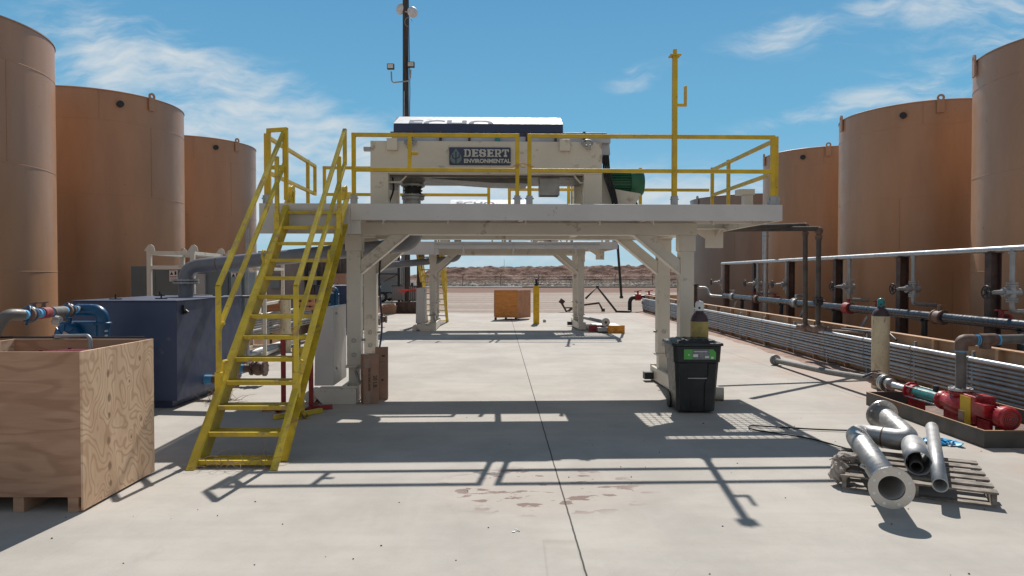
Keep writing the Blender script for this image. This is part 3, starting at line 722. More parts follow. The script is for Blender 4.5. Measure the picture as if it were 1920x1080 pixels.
# discharge cone and flexible joint
c0 = Vector((-1.63, 1.62, 0))
mb = MB(); mb.lathe([(.34, 3.76), (.18, 3.56), (.17, 3.52)], c0, n=24); mb.build('discharge_cone', 'pvc', ce)
mb = MB()
for z in (3.51, 3.34): mb.flange(c0 + Vector((0, 0, z)), (0, 0, 1), .20, .03, .0, 10, .012)
mb.flange(c0 + Vector((0, 0, 3.295)), (0, 0, 1), .19, .04, 0, 8); mb.cyl(c0 + Vector((0, 0, 3.0)), c0 + Vector((0, 0, 3.28)), .13)
fj = mb.build('joint_flange', 'galvdull', ce)
mb = MB(); mb.lathe([(.13, 3.35), (.16, 3.37), (.13, 3.40), (.165, 3.425), (.13, 3.45), (.16, 3.48), (.13, 3.50)], c0, n=24); mb.build('bellows', 'rubber', fj)
# solids chute
mb = MB(); mb.box(.46, .86, 1.25, 1.62, 3.645, 3.68)
for x0, x1, y0, y1 in ((.50, .51, 1.28, 1.58), (.82, .83, 1.28, 1.58), (.51, .82, 1.28, 1.29), (.51, .82, 1.57, 1.58)): mb.box(x0, x1, y0, y1, 3.32, 3.645)
mb.build('solids_chute', 'galvdull', ce, .002)
# motor
mc = Vector((0, 1.6, 3.56))
mb = MB(); mb.cyl(mc + Vector((1.50, 0, 0)), mc + Vector((2.08, 0, 0)), .175, n=32)
for k in range(30):
    th_ = 2 * math.pi * k / 30; d = Vector((0, math.cos(th_), math.sin(th_))); mb.beam(mc + Vector((1.55, 0, 0)) + d * .19, mc + Vector((2.05, 0, 0)) + d * .19, .05, .012, (0, -d.z, d.y))
mo = mb.build('motor', 'green', ce)
mb = MB(); mb.lathe([(.215, 2.06), (.218, 2.24), (.19, 2.29), (.0, 2.30)], mc, (1, 0, 0), 32); mb.build('fan_cowl', 'green', mo)
mb = MB(); mb.prism([(1.52, ZD + .0), (2.02, ZD + .0), (2.20, ZD + .28), (2.2, ZD + .32), (1.72, ZD + .40), (1.56, 3.72), (1.52, 3.62)], (0, 1.34, 0), (1, 0, 0), (0, 0, 1), (0, .03, 0))
mb.prism([(1.52, ZD + .0), (2.02, ZD + .0), (2.20, ZD + .28), (2.2, ZD + .32), (1.72, ZD + .40), (1.56, 3.72), (1.52, 3.62)], (0, 1.84, 0), (1, 0, 0), (0, 0, 1), (0, .03, 0)); mb.box(1.52, 2.0, 1.36, 1.85, ZD + .001, ZD + .05)
mb.build('motor_bracket', 'white', ce, .004)
mb = MB()
for k in range(4): MB().tube(fillet([(1.56 + k * .025, 1.25, 3.98), (1.55 + k * .035, 1.22, 3.65), (1.66 + k * .03, 1.20, 3.35), (1.74 + k * .02, 1.2, ZD)], .2), .015, 8).build('cable', 'rubber', ce)
MB().tube([(2.10, 1.5, 3.35), (2.22, 1.45, ZD + .02)], .018, 8).build('cable', 'rubber', ce)
mb.tube(fillet([(-1.93, 1.3, 3.6), (-1.90, 1.25, 3.4), (-1.97, 1.22, 3.2), (-2.02, 1.2, ZD)], .1), .016, 8)
mb.build('cable', 'rubber', ce)
MB().tube([(1.05, 1.1, 3.62), (1.15, 1.1, 3.50), (1.35, 1.1, 3.50)], .015, 8).build('conduit', 'white', ce); MB().tube([(-1.98, 1.1, 3.50), (-1.78, 1.1, 3.50), (-1.68, 1.1, 3.60)], .015, 8).build('conduit', 'white', ce)
MB().box(-1.98, -1.86, 1.3, 1.38, 3.40, 3.52).build('switch', 'galvdull', ce)
MB().box(-2.36, -2.25, 1.05, 1.15, 4.0, 4.06).build('lifting_pin', 'galvdull', ce)
# sign
sg = MB(); sg.box(-.98, .01, FV0 - .012, FV0 + .02, 3.77, 4.055); sign = sg.build('name_board', 'navy', ce, .012)
SY = FV0 - .014
drop = []
for k in range(25):
    q = 2 * math.pi * k / 24; rr = .093
    x = math.sin(q) * rr; z = -math.cos(q) * rr
    if z > 0: x *= max(0, 1 - (z / rr) ** 1.6); z = z * 1.7
    drop.append((x, z))
MB().prism(drop[:-1], (-.872, SY, 3.882), (1, 0, 0), (0, 0, 1), (0, -.001, 0)).build('cactus_drop_emblem', 'leafgrey', sign)
mb = MB()
for x0, x1, z0, z1 in ((-.011, .011, -.10, .10), (-.062, -.044, .0, .055), (.044, .062, .01, .065)): mb.box(-.872 + x0, -.872 + x1, SY - .003, SY - .0015, 3.882 + z0, 3.882 + z1)
mb.prism([(-.062, 0), (-.011, -.03), (-.011, -.008), (-.044, .012), (-.062, .012)], (-.872, SY - .003, 3.882), (1, 0, 0), (0, 0, 1), (0, .0012, 0))
mb.prism([(.062, .012), (.044, .02), (.011, .0), (.011, -.022), (.062, .005)], (-.872, SY - .003, 3.882), (1, 0, 0), (0, 0, 1), (0, .0012, 0))
mb.build('cactus_mark', 'navy', sign)
GL = {'D': ["#######.", ".##..###", ".##...##", ".##...##", ".##...##", ".##...##", ".##..###", "#######."],
      'E': ["########", ".###..##", ".###....", ".######.", ".######.", ".###....", ".###..##", "########"],
      'S': [".######.", "###..###", "###...##", "#######.", ".#######", "##...###", "###..###", ".######."],
      'R': ["#######.", ".##..###", ".##...##", ".##..###", ".######.", ".##.##..", ".##..##.", "####.###"],
      'T': ["########", "##.##.##", "#..##..#", "...##...", "...##...", "...##...", "..####..", "..####.."]}
mb = MB(); x = -.745; cw = .0138; chh = .0152
for L_ in "DESERT":
    for r_, row in enumerate(GL[L_]):
        k = 0
        while k < 8:
            if row[k] == '#':
                e = k
                while e < 8 and row[e] == '#': e += 1
                mb.box(x + k * cw, x + e * cw, SY - .003, SY - .001, 4.022 - (r_ + 1) * chh, 4.022 - r_ * chh - (.0 if r_ else 0)); k = e
            else: k += 1
    x += .0138 * 8 + .0128
mb.build('lettering', 'silver', sign)
text('ENVIRONMENTAL', .088, (-.745, SY - .001, 3.805), (1, 0, 0), (0, 0, 1), 0, 'silver', sign, 'lettering', .0035, None, 1.045)
# supply pipe under the deck
CUR = I4

# ------------------------------------------------------------------ yellow stairs
st = thing('stairs', 'yellow steel stairs with handrails climbing to the near platform', 'stairs', (-2.86, 6.95, 0), 0, 'yellow steel stairs')
XL, XR = -3.25, -2.47
def sline(z): return 6.93 + z * 1.01
for x, sg_ in ((XL, -1), (XR, 1)):
    mb = MB(); p0 = Vector((x, sline(0), 0)); p1 = Vector((x, sline(3.22), 3.22))
    poly = [(sline(0), 0), (sline(0) + .30, 0), (sline(2.95) + .30, 2.95), (sline(3.0) + .30, 3.26), (sline(3.26), 3.26)]
    mb.prism(poly, (x - .005, 0, 0), (0, 1, 0), (0, 0, 1), (.01, 0, 0))
    nn_ = Vector((0, -1, 1.01)).normalized()
    d = Vector((0, 1.01, 1)).normalized()
    xo = x + sg_ * .04
    mb.prism([(0, 0), (.08, 0), (.08, 4.58), (0, 4.58)], (x - (.08 if sg_ < 0 else 0) , sline(.0) - .004, .0), (1, 0, 0), d, nn_ * .008)
    mb.prism([(0, .02), (.08, .02), (.08, 4.2), (0, 4.2)], (x - (.08 if sg_ < 0 else 0), sline(.0) + .30, .0), (1, 0, 0), d, nn_ * .008)
    so_ = mb.build('stringer', 'stair', st, .002)
    hk = MB(); hk.prism([(0, 0), (.02, .20), (.12, .24), (.20, .22), (.20, -.02), (.16, -.02), (.16, .14), (.06, .16)], (x - .02, sline(3.02) , 3.08), (0, 1, 0), (0, 0, 1), (.045, 0, 0)); hk.build('hook', 'stair', so_, .003)
tr = None
for i in range(13):
    z = .075 + i * .2375; y = sline(z) + .02
    if tr is None:
        mb = MB(); mb.box(XL + .006, XR - .006, y, y + .03, z - .045, z + .002); mb.box(XL + .006, XR - .006, y + .21, y + .225, z - .03, z)
        for k in range(9): mb.box(XL + .006, XR - .006, y + .038 + k * .019, y + .043 + k * .019, z - .025, z - .001)
        for k in range(10): mb.box(XL + .03 + k * .078, XL + .036 + k * .078, y + .03, y + .21, z - .02, z - .004)
        tr = mb.build('tread', 'stair', st); z00, y00 = z, y
    else:
        c = tr.copy(); COL.objects.link(c); c.parent = st; c.location = (0, y - y00, z - z00)
def handrail(x):
    hw = .05
    mb = MB()
    zb = .80; yb = sline(zb) - .06
    top0 = Vector((x, yb, 1.87)); top1 = Vector((x, 9.96, 4.10))
    mid0 = Vector((x, yb, 1.38)); mid1 = Vector((x, 9.96, 3.62))
    mb.box(x - hw / 2, x + hw / 2, yb - hw / 2, yb + hw / 2, .85, 1.87)
    mb.beam(top0, top1, hw, hw, (0, 0, 1)); mb.beam(mid0, mid1, hw * .98, hw * .98)
    mb.box(x - hw / 2 - .001, x + hw / 2 + .001, 9.935, 9.985, 3.60, 4.12)
    mb.box(x - hw / 2 - .002, x + hw / 2 + .002, 9.60, 9.65, 2.86, 3.66)
    h = mb.build('handrail', 'stair', st, .004)
    MB().box(x - .035, x + .035, yb - .035, yb + .035, .62, .90).build('rail_socket', 'stair', h, .003); MB().box(x - .035, x + .035, 9.59, 9.66, 2.55, 2.86).build('rail_socket', 'stair', h, .003)
    for y_, z_ in ((yb + .15, .84), (yb + 1.42, 2.15)): MB().tube([(x, y_, z_), (x, y_ - .06, z_ + .10), (x, y_ - .02, z_ + .17), (x, y_ + .06, z_ + .16)], .018, 8).build('hook', 'stair', h)
    MB().cyl((x - .045, yb + .06, 1.45), (x + .045, yb + .06, 1.45), .02).build('bolt', 'stair', h)
handrail(XL - .055); handrail(XR - .06 + .10)
CURst = st

# ------------------------------------------------------------------ blue tank box with pump and rising pipe
bb = thing('settling_box', 'near navy blue steel tank box beside the yellow stairs', 'tank', (-5.7, 11.3, 0), 0, 'blue steel tank boxes')
BX0, BX1, BY0, BY1, BZ = -6.52, -4.98, 10.12, 12.55, 1.60
mb = MB(); mb.box(BX0, BX1, BY0, BY1, .12, BZ); body = mb.build('body', 'bluebox', bb, .006)
mb = MB(); mb.box(BX0 - .02, BX1 + .015, BY0 - .02, BY1 + .02, BZ + .002, BZ + .018); lid = mb.build('lid', 'bluebox', bb, .003)
mb = MB()
for x, y in ((-6.1, 10.5), (-5.5, 10.7), (-6.3, 12.2), (-5.3, 12.3)): mb.box(x - .09, x + .09, y - .015, y + .015, BZ + .018, BZ + .035); mb.cyl((x, y, BZ + .035), (x, y, BZ + .10), .012)
mb.build('lid_handle', 'black', lid)
mb = MB(); mb.box(BX0 + .1, BX1 - .12, BY0 + .1, BY1 - .1, 0, .12); mb.build('skid', 'navy', bb)
mb = MB(); mb.box(BX1, BX1 + .03, BY0 + .18, BY0 + .24, 1.40, 1.54); mb.cyl((BX1 + .03, BY0 + .21, 1.45), (BX1 + .07, BY0 + .21, 1.42), .03); mb.build('latch', 'black', body)
for yv, in ((11.05,), (12.35,)):
    mb = MB(); mb.cyl((BX1, yv, .30), (BX1 + .12, yv, .30), .075); o_ = mb.build('outlet_pipe', 'bluetape', bb)
    mb = MB(); mb.cyl((BX1 + .12, yv, .30), (BX1 + .24, yv, .30), .07); mb.flange((BX1 + .26, yv, .30), (1, 0, 0), .125, .03, 0, 8); mb.sphere((BX1 + .38, yv, .30), .13, 10, (1, 1, 1)); mb.flange((BX1 + .50, yv, .30), (1, 0, 0), .14, .04, 0, 8); mb.cyl((BX1 + .36, yv, .42), (BX1 + .36, yv, .52), .03); mb.build('valve', 'rustpipe', o_)
rp = thing('suction_pipe', 'grey pipe arching from the near blue tank box to the near platform', 'pipe', (-5.62, 11.9, 1.6), 0, 'grey arching pipes')
rb = (-5.66, 11.85)
mb = MB(); mb.tube(fillet([(rb[0], rb[1], 1.615), (rb[0], rb[1], 2.13), (-1.66, 11.80, 2.53), (-1.66, 11.75, 3.08)], .42, 12), .125, 20); pm = mb.build('pipe', 'greypipe', rp)
mb = MB(); mb.flange((rb[0], rb[1], 1.86), (0, 0, 1), .21, .03, 0, 10); mb.flange((rb[0], rb[1], 1.905), (0, 0, 1), .21, .03, 0, 10); mb.build('flange', 'galvdull', pm)
mb = MB(); mb.lathe([(.126, -.01), (.131, 0), (.126, .01)], (-5.10, 11.845, 2.186), (1, 0, .1)); mb.lathe([(.126, -.01), (.131, 0), (.126, .01)], (-2.10, 11.8, 2.486), (1, 0, .1)); mb.build('weld', 'rustpipe', pm)

# pump and piping behind the plywood box
pu = thing('transfer_pump', 'bright blue pump in front of the near blue tank box', 'pump', (-5.9, 9.4, 0), 0, 'blue pumps')
mb = MB(); mb.tube(fillet([(-5.92, 9.3, 1.52), (-5.58, 9.3, 1.52), (-5.58, 9.3, .4)], .16, 8), .082, 18); mb.box(-6.15, -5.62, 9.25, 9.5, .1, 1.36); mb.lathe([(.11, -.015), (.11, .015), (.0, .015)], (-5.58, 9.3, 1.34), (0, 0, 1))
body = mb.build('casing', 'pumpblue', pu, .02)
mb = MB(); mb.lathe([(.17, 0), (.17, .10), (.12, .15), (0, .17)], (-5.98, 9.25, 1.18), (0, -1, 0), 24)
for k in range(8):
    a = k * math.pi / 4; mb.beam((-5.98, 9.07, 1.18), (-5.98 + .16 * math.cos(a), 9.11, 1.18 + .16 * math.sin(a)), .015, .02)
mb.cyl((-5.98, 9.2, 1.34), (-5.98, 9.2, 1.42), .04); mb.build('end_cover', 'pumpblue', pu)
mb = MB()
for k in range(5): mb.cyl((-5.50, 9.22, .98 + k * .065), (-5.475, 9.22, .98 + k * .065), .018); 
mb.build('bolt', 'alu', pu)
mb = MB(); mb.prism([(0, 0), (.09, -.04), (.20, .14), (.11, .19)], (-6.06, 9.05, 1.06), (1, 0, 0), (0, 0, 1), (0, .004, 0)); mb.build('paper_tag', 'tape', pu)
sp = thing('valve_pipe', 'brown plastic pipe with two blue lever valves above the plywood box', 'pipe', (-5.5, 8.2, 1.4), 0, 'valve pipe runs to the pumps')
a1 = Vector((-5.90, 9.3, 1.53)); s0 = Vector((-5.08, 6.98, 1.58))
mb = MB(); mb.tube(fillet([Vector((-5.42, 6.80, .15)), Vector((-5.40, 6.86, 1.0)), s0 + Vector((-.06, -.06, .02)), a1], .10, 8), .047, 16); mb.tube(fillet([Vector((-5.27, 6.83, 1.30)), s0 + Vector((-.055, -.06, .02)), s0 + Vector((-.02, .12, 0))], .10, 8), .060, 16); pp = mb.build('pipe', 'pvc', sp)
dirv = (a1 - s0).normalized(); L = (a1 - s0).length
for q, r_, l_, m2 in ((.17, .078, .16, 'rustpipe'), (.38, .066, .26, 'redstand'), (.58, .062, .50, 'pvc'), (.78, .075, .20, 'rustpipe')):
    MB().cyl(s0 + dirv * L * q - dirv * l_ / 2, s0 + dirv * L * q + dirv * l_ / 2, r_, n=18).build('fitting', m2, pp)
for q in (.10, .28, .33, .49, .71, .91):
    MB().cyl(s0 + dirv * (L * q - .03), s0 + dirv * (L * q + .03), .053, n=18).build('blue_tape', 'bluetape', pp)
for q in (.17, .78):
    c = s0 + dirv * L * q
    mb = MB(); mb.cyl(c + Vector((0, 0, .05)), c + Vector((0, 0, .10)), .02); mb.tube([c + Vector((0, 0, .09)), c + Vector((.05, -.06, .07)), c + Vector((.07, -.10, -.01)), c + Vector((.05, -.12, -.11))], .014, 8); mb.lathe([(.081, -.02), (.092, 0), (.081, .02)], c, dirv); mb.build('lever_handle', 'pumpblue', pp)
for q in (.22, .36):
    c = s0 + dirv * L * q; mb = MB(); mb.cyl(c + Vector((-.03, .06, .04)), c + Vector((-.03, .06, .11)), .03, .02); mb.beam(c + Vector((-.08, .06, .11)), c + Vector((.02, .06, .12)), .02, .015); mb.build('cap_fitting', 'rustpipe', pp)
c = s0 + dirv * L * .47; mb = MB(); mb.cyl(c + Vector((.05, .1, -.09)), c + Vector((-.12, .25, -.13)), .035); mb.flange(c + Vector((.04, .05, -.10)), (1, .4, -.2), .055, .05, 0, 6, .008); mb.build('drain_valve', 'galvdull', pp)
# second pair (far blue box, pump, pipes)
dup(bb, OFF2, 'far navy blue steel tank box partly hidden behind the cream cabinet and stairs')
dup(pu, OFF2, 'bright blue pump seen between the stair stringer and the cream cabinet')
dup(sp, OFF2, 'brown plastic valve pipe joining the far blue pump, seen through the stairs')
dup(rp, OFF2 + Vector((0, 0, .08)), 'grey arching pipe running to the far platform, seen under the near platform')
dup(pf, OFF2, 'far cream steel platform framed beneath the near platform', scale=(1, 1, 1.035))
dup(ce, OFF2 + Vector((0, 0, 3.04 * .035)), 'far centrifuge whose white hood top just clears the near deck edge')
# stairs of the far platform: they go down its far side
st2 = dup(st, (0, 0, 0), 'yellow steel stairs going down the rear of the far platform', rotz=math.pi)
st2.location = (-3.15, 28.85, 0)
# under-deck trim on the far platform
CUR = Matrix.Translation(OFF2) @ P1
ut = thing('strut_channel', 'galvanised channel and hanging straps along the far platform fascia', 'bracket', (0, -.05, 3.0))
mb = MB(); mb.box(UM, 3.4, -.06, -.02, ZD + .0, ZD + .03); mb.build('channel', 'galvdull', ut)
for u in (-1.35, .38, 2.55):
    mb = MB(); mb.box(u - .025, u + .025, -.03, -.012, ZD - .33, ZD + .09); 
    for k in range(6): mb.box(u - .008, u + .008, -.034, -.029, ZD - .3 + k * .06, ZD - .27 + k * .06)
    mb.build('strap', 'galv', ut)
dp = thing('hanging_pipe', 'thin black pipe hanging down from the right end of the far platform', 'pipe', (4.2, .2, 1.2))
mb = MB(); mb.tube([(4.02, .4, ZD + .1), (4.10, .4, ZD + .0), (4.22, .3, 1.22)], .045, 10); mb.cyl((4.22, .3, 1.16), (4.22, .3, 1.24), .065); mb.build('pipe', 'black', dp)
CUR = I4

# ------------------------------------------------------------------ plywood box left foreground
pb = thing('plywood_crate', 'large open topped plywood crate on blocks at the lower left corner', 'crate', (-4.25, 6.25, 0))
CX0, CX1, CY0, CY1, CZ0, CZ1 = -4.98, -3.60, 5.70, 6.84, .02, 1.355
tck = .02
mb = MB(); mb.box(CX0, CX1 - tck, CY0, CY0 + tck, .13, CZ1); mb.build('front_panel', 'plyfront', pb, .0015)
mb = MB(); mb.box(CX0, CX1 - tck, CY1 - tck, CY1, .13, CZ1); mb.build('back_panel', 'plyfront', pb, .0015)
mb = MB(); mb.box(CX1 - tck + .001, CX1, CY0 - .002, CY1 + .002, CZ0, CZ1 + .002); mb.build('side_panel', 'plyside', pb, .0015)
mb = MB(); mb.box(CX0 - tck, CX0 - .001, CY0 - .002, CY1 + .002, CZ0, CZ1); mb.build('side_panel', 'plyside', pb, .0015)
mb = MB(); mb.box(CX0, CX1 - tck, CY0 + tck, CY1 - tck, .13, .15); mb.build('floor_panel', 'plyfront', pb)
for x in (CX0 + .0, -4.2, CX1 - .14):
    MB().box(x, x + .09, CY0 + .01, CY1 - .01, 0, .128).build('runner', 'plyfront', pb, .002)
dr = thing('lidded_drum', 'drum with a dark red lid standing inside the open plywood crate', 'drum', (-4.12, 6.25, .15))
mb = MB(); mb.lathe([(.0, .16), (.27, .16), (.27, 1.26)], (-4.12, 6.28, 0)); mb.build('body', 'black', dr)
mb = MB(); mb.lathe([(.27, 1.245), (.285, 1.25), (.285, 1.275), (.24, 1.29), (0, 1.30)], (-4.12, 6.28, 0)); 
for k in range(6): mb.cyl((-4.12 + .25 * math.cos(k), 6.28 + .25 * math.sin(k), 1.28), (-4.12 + .25 * math.cos(k), 6.28 + .25 * math.sin(k), 1.305), .015, n=8)
mb.build('lid', 'darkred', dr)
single(MB().tube(fillet([(-4.6, 6.87, 1.38), (-4.16, 6.72, 1.40), (-4.14, 6.70, 1.1)], .06), .018, 10), 'bent_conduit', 'galvdull', 'bent grey conduit hooking over the back of the plywood crate', 'conduit')
single(MB().tube([(-5.4, 6.95, 1.36), (-3.75, 6.95, 1.36)], .012, 8), 'metal_rod', 'black', 'thin dark rod lying along the back rim of the plywood crate', 'rod')

# ------------------------------------------------------------------ cabinets and frames on the left
cb = thing('electrical_cabinets', 'row of blue grey electrical cabinets below the second left tank', 'cabinet', (-6.8, 14.6, 0))
for x0, x1, zt, m_ in ((-7.98, -7.47, 2.18, 'greydoor'), (-7.465, -6.86, 2.18, 'greydoor'), (-6.855, -5.95, 2.14, 'greydoor'), (-5.94, -5.60, 2.06, 'greydoor')):
    MB().box(x0, x1, 14.3, 14.9, .12 if x0 < -6 else .95, zt).build('cabinet', m_, cb, .006)
MB().box(-6.80, -6.40, 14.22, 14.296, 1.5, 2.02).build('control_panel', 'greylight', cb, .01)
MB().box(-5.86, -5.66, 14.22, 14.296, 1.45, 1.95).build('control_panel', 'greylight', cb, .01)
def warn(x, z, parent, y=14.293):
    o = MB().box(x, x + .17, y - .006, y, z, z + .24).build('warning_sign', 'paper', parent)
    mb = MB(); mb.box(x + .01, x + .16, y - .008, y - .0065, z + .095, z + .11); mb.box(x + .015, x + .155, y - .008, y - .0065, z + .222, z + .232); mb.build('red_band', 'redink', o)
    mb = MB(); mb.prism([(0, 0), (.07, 0), (.035, .07)], (x + .015, y - .009, z + .135), (1, 0, 0), (0, 0, 1), (0, .002, 0)); mb.box(x + .11, x + .15, y - .009, y - .0065, z + .135, z + .21)
    for k in range(4): mb.box(x + .02, x + .15, y - .009, y - .0065, z + .015 + k * .02, z + .021 + k * .02)
    mb.build('symbol', 'ink', o)
warn(-7.17, 1.86, cb); warn(-5.93 + .05, 1.82, cb)
def cage(x, y, rot, label):
    th = thing('lifting_frame', label, 'frame', (x, y, 0), rot, 'pale steel lifting frames')
    global CUR
    CUR = Matrix.Translation((x, y, 0)) @ Matrix.Rotation(rot, 4, 'Z')
    mb = MB(); s_ = .08; X, Y_, Z = .80, 1.9, 2.46
    for a in (0, X):
        for b in (0, Y_): mb.box(a - s_ / 2, a + s_ / 2, b - s_ / 2, b + s_ / 2, .05, Z)
    for z in (Z - .04, Z - .32, 1.3, .1):
        for a in (0, X): mb.box(a - s_ / 2 + .003, a + s_ / 2 - .003, s_ / 2, Y_ - s_ / 2, z - .035, z + .035)
        for b in (0, Y_): mb.box(s_ / 2, X - s_ / 2, b - s_ / 2 + .003, b + s_ / 2 - .003, z - .035, z + .035)
    mb.build('frame', 'white', th, .004)
    for a in (0, X):
        for b in (0, Y_): MB().prism([(-.1, 0), (.1, 0), (.08, .09), (.03, .13), (-.02, .12)], (a, b, Z), (1, 0, 0), (0, 0, 1), (0, .02, 0)).build('lifting_eye', 'white', th)
    CUR = I4
    return th
cage(-7.06, 13.3, R(8), 'pale steel lifting frame standing left of the grey arching pipe')
cage(-6.7, 16.2, R(6), 'pale steel lifting frame behind the grey arching pipe and upper handrail')
single(MB().tube([(-5.45, 14.05, 0), (-5.45, 14.05, 2.95)], .035, 10), 'conduit_pole', 'galvdull', 'thin grey conduit pole standing behind the yellow stairs', 'pole')
o = single(MB().tube(fillet([(-6.1, 12.75, 1.62), (-5.6, 12.9, 1.58), (-5.2, 13.9, 1.55), (-5.0, 14.0, 1.9)], .2), .03, 8), 'black_hose', 'rubber', 'black hose sagging behind the near blue tank box', 'hose')

# left conduit rack and wall
def rack(x, y0, y1, zs, side, label, ys):
    th = thing('conduit_rack', label, 'conduits', (x, (y0 + y1) / 2, 0))
    for z, r_ in zs: MB().tube([(x, y0, z), (x, y1, z)], r_, 12).build('conduit', 'galv' if r_ == .040 else 'galvdull', th)
    for y in ys:
        mb = MB(); mb.box(x + side * .045, x + side * .085, y - .02, y + .02, 0, max(z for z, _ in zs) + .12)
        for z, r_ in zs: mb.box(x - r_ - .006, x + side * .05, y - .013, y + .013, z - r_ * .2, z + r_ * .2 + .012); mb.lathe([(r_ + .003, -.013), (r_ + .006, -.013), (r_ + .006, .013), (r_ + .003, .013)], (x, y, z), (0, 1, 0), 12)
        mb.build('strut', 'galvdull', th)
    return th
ZS = [(.715, .040), (.635, .024), (.575, .024), (.515, .024), (.455, .024), (.375, .036), (.305, .024), (.245, .022), (.185, .022)]
rack(6.98, 6.5, 36.5, ZS, 1, 'long stack of galvanised conduits along the right hand steel wall', [7.3, 8.9, 10.4, 11.9, 13.5, 15.2, 17, 19, 21, 23, 25, 27.5, 30, 33, 36])
rack(-6.12, 14.9, 28, [(z * 1.0 + .30, r_) for z, r_ in ZS[:8]], -1, 'stack of galvanised conduits on the left, seen through the yellow stairs', [15.2, 17, 19, 21, 23, 25])
single(MB().tube([(-6.05, 14.0, .16), (-6.15, 26, .16)], .09, 14), 'grey_pipe', 'galvdull', 'fat grey pipe on the ground below the left conduits', 'pipe')
# right steel wall
wl = thing('containment_wall', 'tan steel containment wall along the right with upright ribs', 'wall', (7.2, 20, 0))
MB().box(7.17, 7.19, 4.5, 36.8, 0, .90).build('wall_plate', 'dike', wl)
MB().box(7.10, 7.24, 4.5, 36.8, .90, .915).build('top_flange', 'dike', wl)
y = 5.4
while y < 36.5:
    MB().box(7.085, 7.168, y - .035, y + .035, 0, .90).build('rib', 'dike', wl); y += 1.52
MB().box(7.17, 9, 36.8, 36.82, 0, .9).build('end_plate', 'dike', wl)
wl2 = thing('containment_wall', 'tan steel containment wall on the left behind the conduits', 'wall', (-7.0, 22, 0))
MB().box(-7.0, -6.98, 17.5, 36.5, 0, .85).build('wall_plate', 'dike', wl2)
MB().box(-7.06, -6.92, 17.5, 36.5, .85, .865).build('top_flange', 'dike', wl2)

# dirt drift along the foot of the right wall
mb = MB(); n = 120; vs = []
for i in range(n):
    y = 5 + i * .27
    wd = .35 + .25 * noise.noise(Vector((y * .5, 0, 1))) + .12 * noise.noise(Vector((y * 2.3, 0, 4)))
    vs += [(7.16, y, .05), (7.05, y, .045 + .01 * noise.noise(Vector((y, 2, 2)))), (6.98 - wd * .4, y, .022), (6.98 - wd, y, .001)]
mb.add(vs, [(i * 4 + k, i * 4 + k + 1, i * 4 + k + 5, i * 4 + k + 4) for i in range(n - 1) for k in range(3)], True)
structure(mb, 'dust_drift', mat('red_dust', (.33, .215, .165), .95, var=.2, vs=3, bump=.6, bs=25))

# ------------------------------------------------------------------ right pipe rack
pr = thing('pipe_rack', 'overhead galvanised pipe on brown posts in front of the right hand tanks', 'pipe rack', (7.9, 18, 0))
PX = 7.9
MB().tube([(PX, 6.5, 2.41), (PX, 25.7, 2.41)], .05, 16).build('header_pipe', 'galv', pr)
for y in (8.6, 11.24, 13.85, 16.6, 19.4, 22.2, 25.2):
    mb = MB(); x = PX + .02
    mb.box(x - .09, x - .075, y - .075, y + .075, 0, 2.35); mb.box(x + .075, x + .09, y - .075, y + .075, 0, 2.35); mb.box(x - .075, x + .075, y - .006, y + .006, 0, 2.35)
    mb.box(x - .11, x + .11, y - .09, y + .09, 2.35, 2.362); mb.build('post', 'brownsteel', pr)
def wheel(mb, c, d, r_):
    dd, a, b = frame_of(d); c = Vector(c)
    ring = [c + (a * math.cos(2 * math.pi * k / 20) + b * math.sin(2 * math.pi * k / 20)) * r_ for k in range(21)]
    mb.tube(ring, r_ * .10, 8, False)
    for k in range(5): mb.beam(c, c + (a * math.cos(k * 1.2566) + b * math.sin(k * 1.2566)) * r_, .016, .016)
    mb.cyl(c - dd * .02, c + dd * .03, .022)
def gate_valve(root, x, y, z):
    mb = MB()
    mb.flange((x, y, z + .11), (0, 0, 1), .085, .025, 0, 8, .009); mb.flange((x, y, z + .145), (0, 0, 1), .085, .02, 0, 0)
    mb.flange((x, y, z - .11), (0, 0, 1), .085, .025, 0, 8, .009); mb.flange((x, y, z - .145), (0, 0, 1), .085, .02, 0, 0)
    mb.cyl((x, y, z - .1), (x, y, z + .1), .06); mb.cyl((x + .12, y, z), (x - .12, y, z), .062); mb.flange((x - .13, y, z), (1, 0, 0), .075, .03, 0, 6, .008)
    mb.cyl((x - .13, y, z), (x - .30, y, z), .045, .03); mb.cyl((x - .3, y, z), (x - .42, y, z), .014)
    v = mb.build('gate_valve', 'galvdull', root)
    w_ = MB(); wheel(w_, (x - .41, y, z), (1, 0, 0), .105); w_.build('handwheel', 'black', v)
for y in (8.2, 10.75, 13.4, 15.95, 19.6, 21.9, 25.6):
    xx = PX - .02
    mb = MB(); mb.cyl((xx, y, 1.85), (xx, y, 2.40), .04); mb.tube(fillet([(xx, y, 1.60), (xx, y, 1.42), (xx + .5, y + .1, 1.40)], .1), .04, 12); mb.cyl((xx + .0, y, 2.33), (xx, y, 2.36), .055); mb.build('drop_pipe', 'galvdull', pr)
    gate_valve(pr, xx, y, 1.72)
mf = thing('manifold_pipe', 'dark blue glossy pipeline with rust red valves behind the right hand wall', 'pipeline', (7.6, 15, 0))
MX = 7.62
MB().tube([(MX, 6, 1.24), (MX, 24.5, 1.24)], .085, 18).build('pipe', 'darkpipe', mf)
for y in (10.2, 12.6, 16.1, 19.3, 22.6):
    mb = MB(); mb.cyl((MX, y, 0), (MX, y, 1.16), .055); mb.box(MX - .1, MX + .1, y - .04, y + .04, 1.14, 1.16); mb.build('leg', 'black', mf)
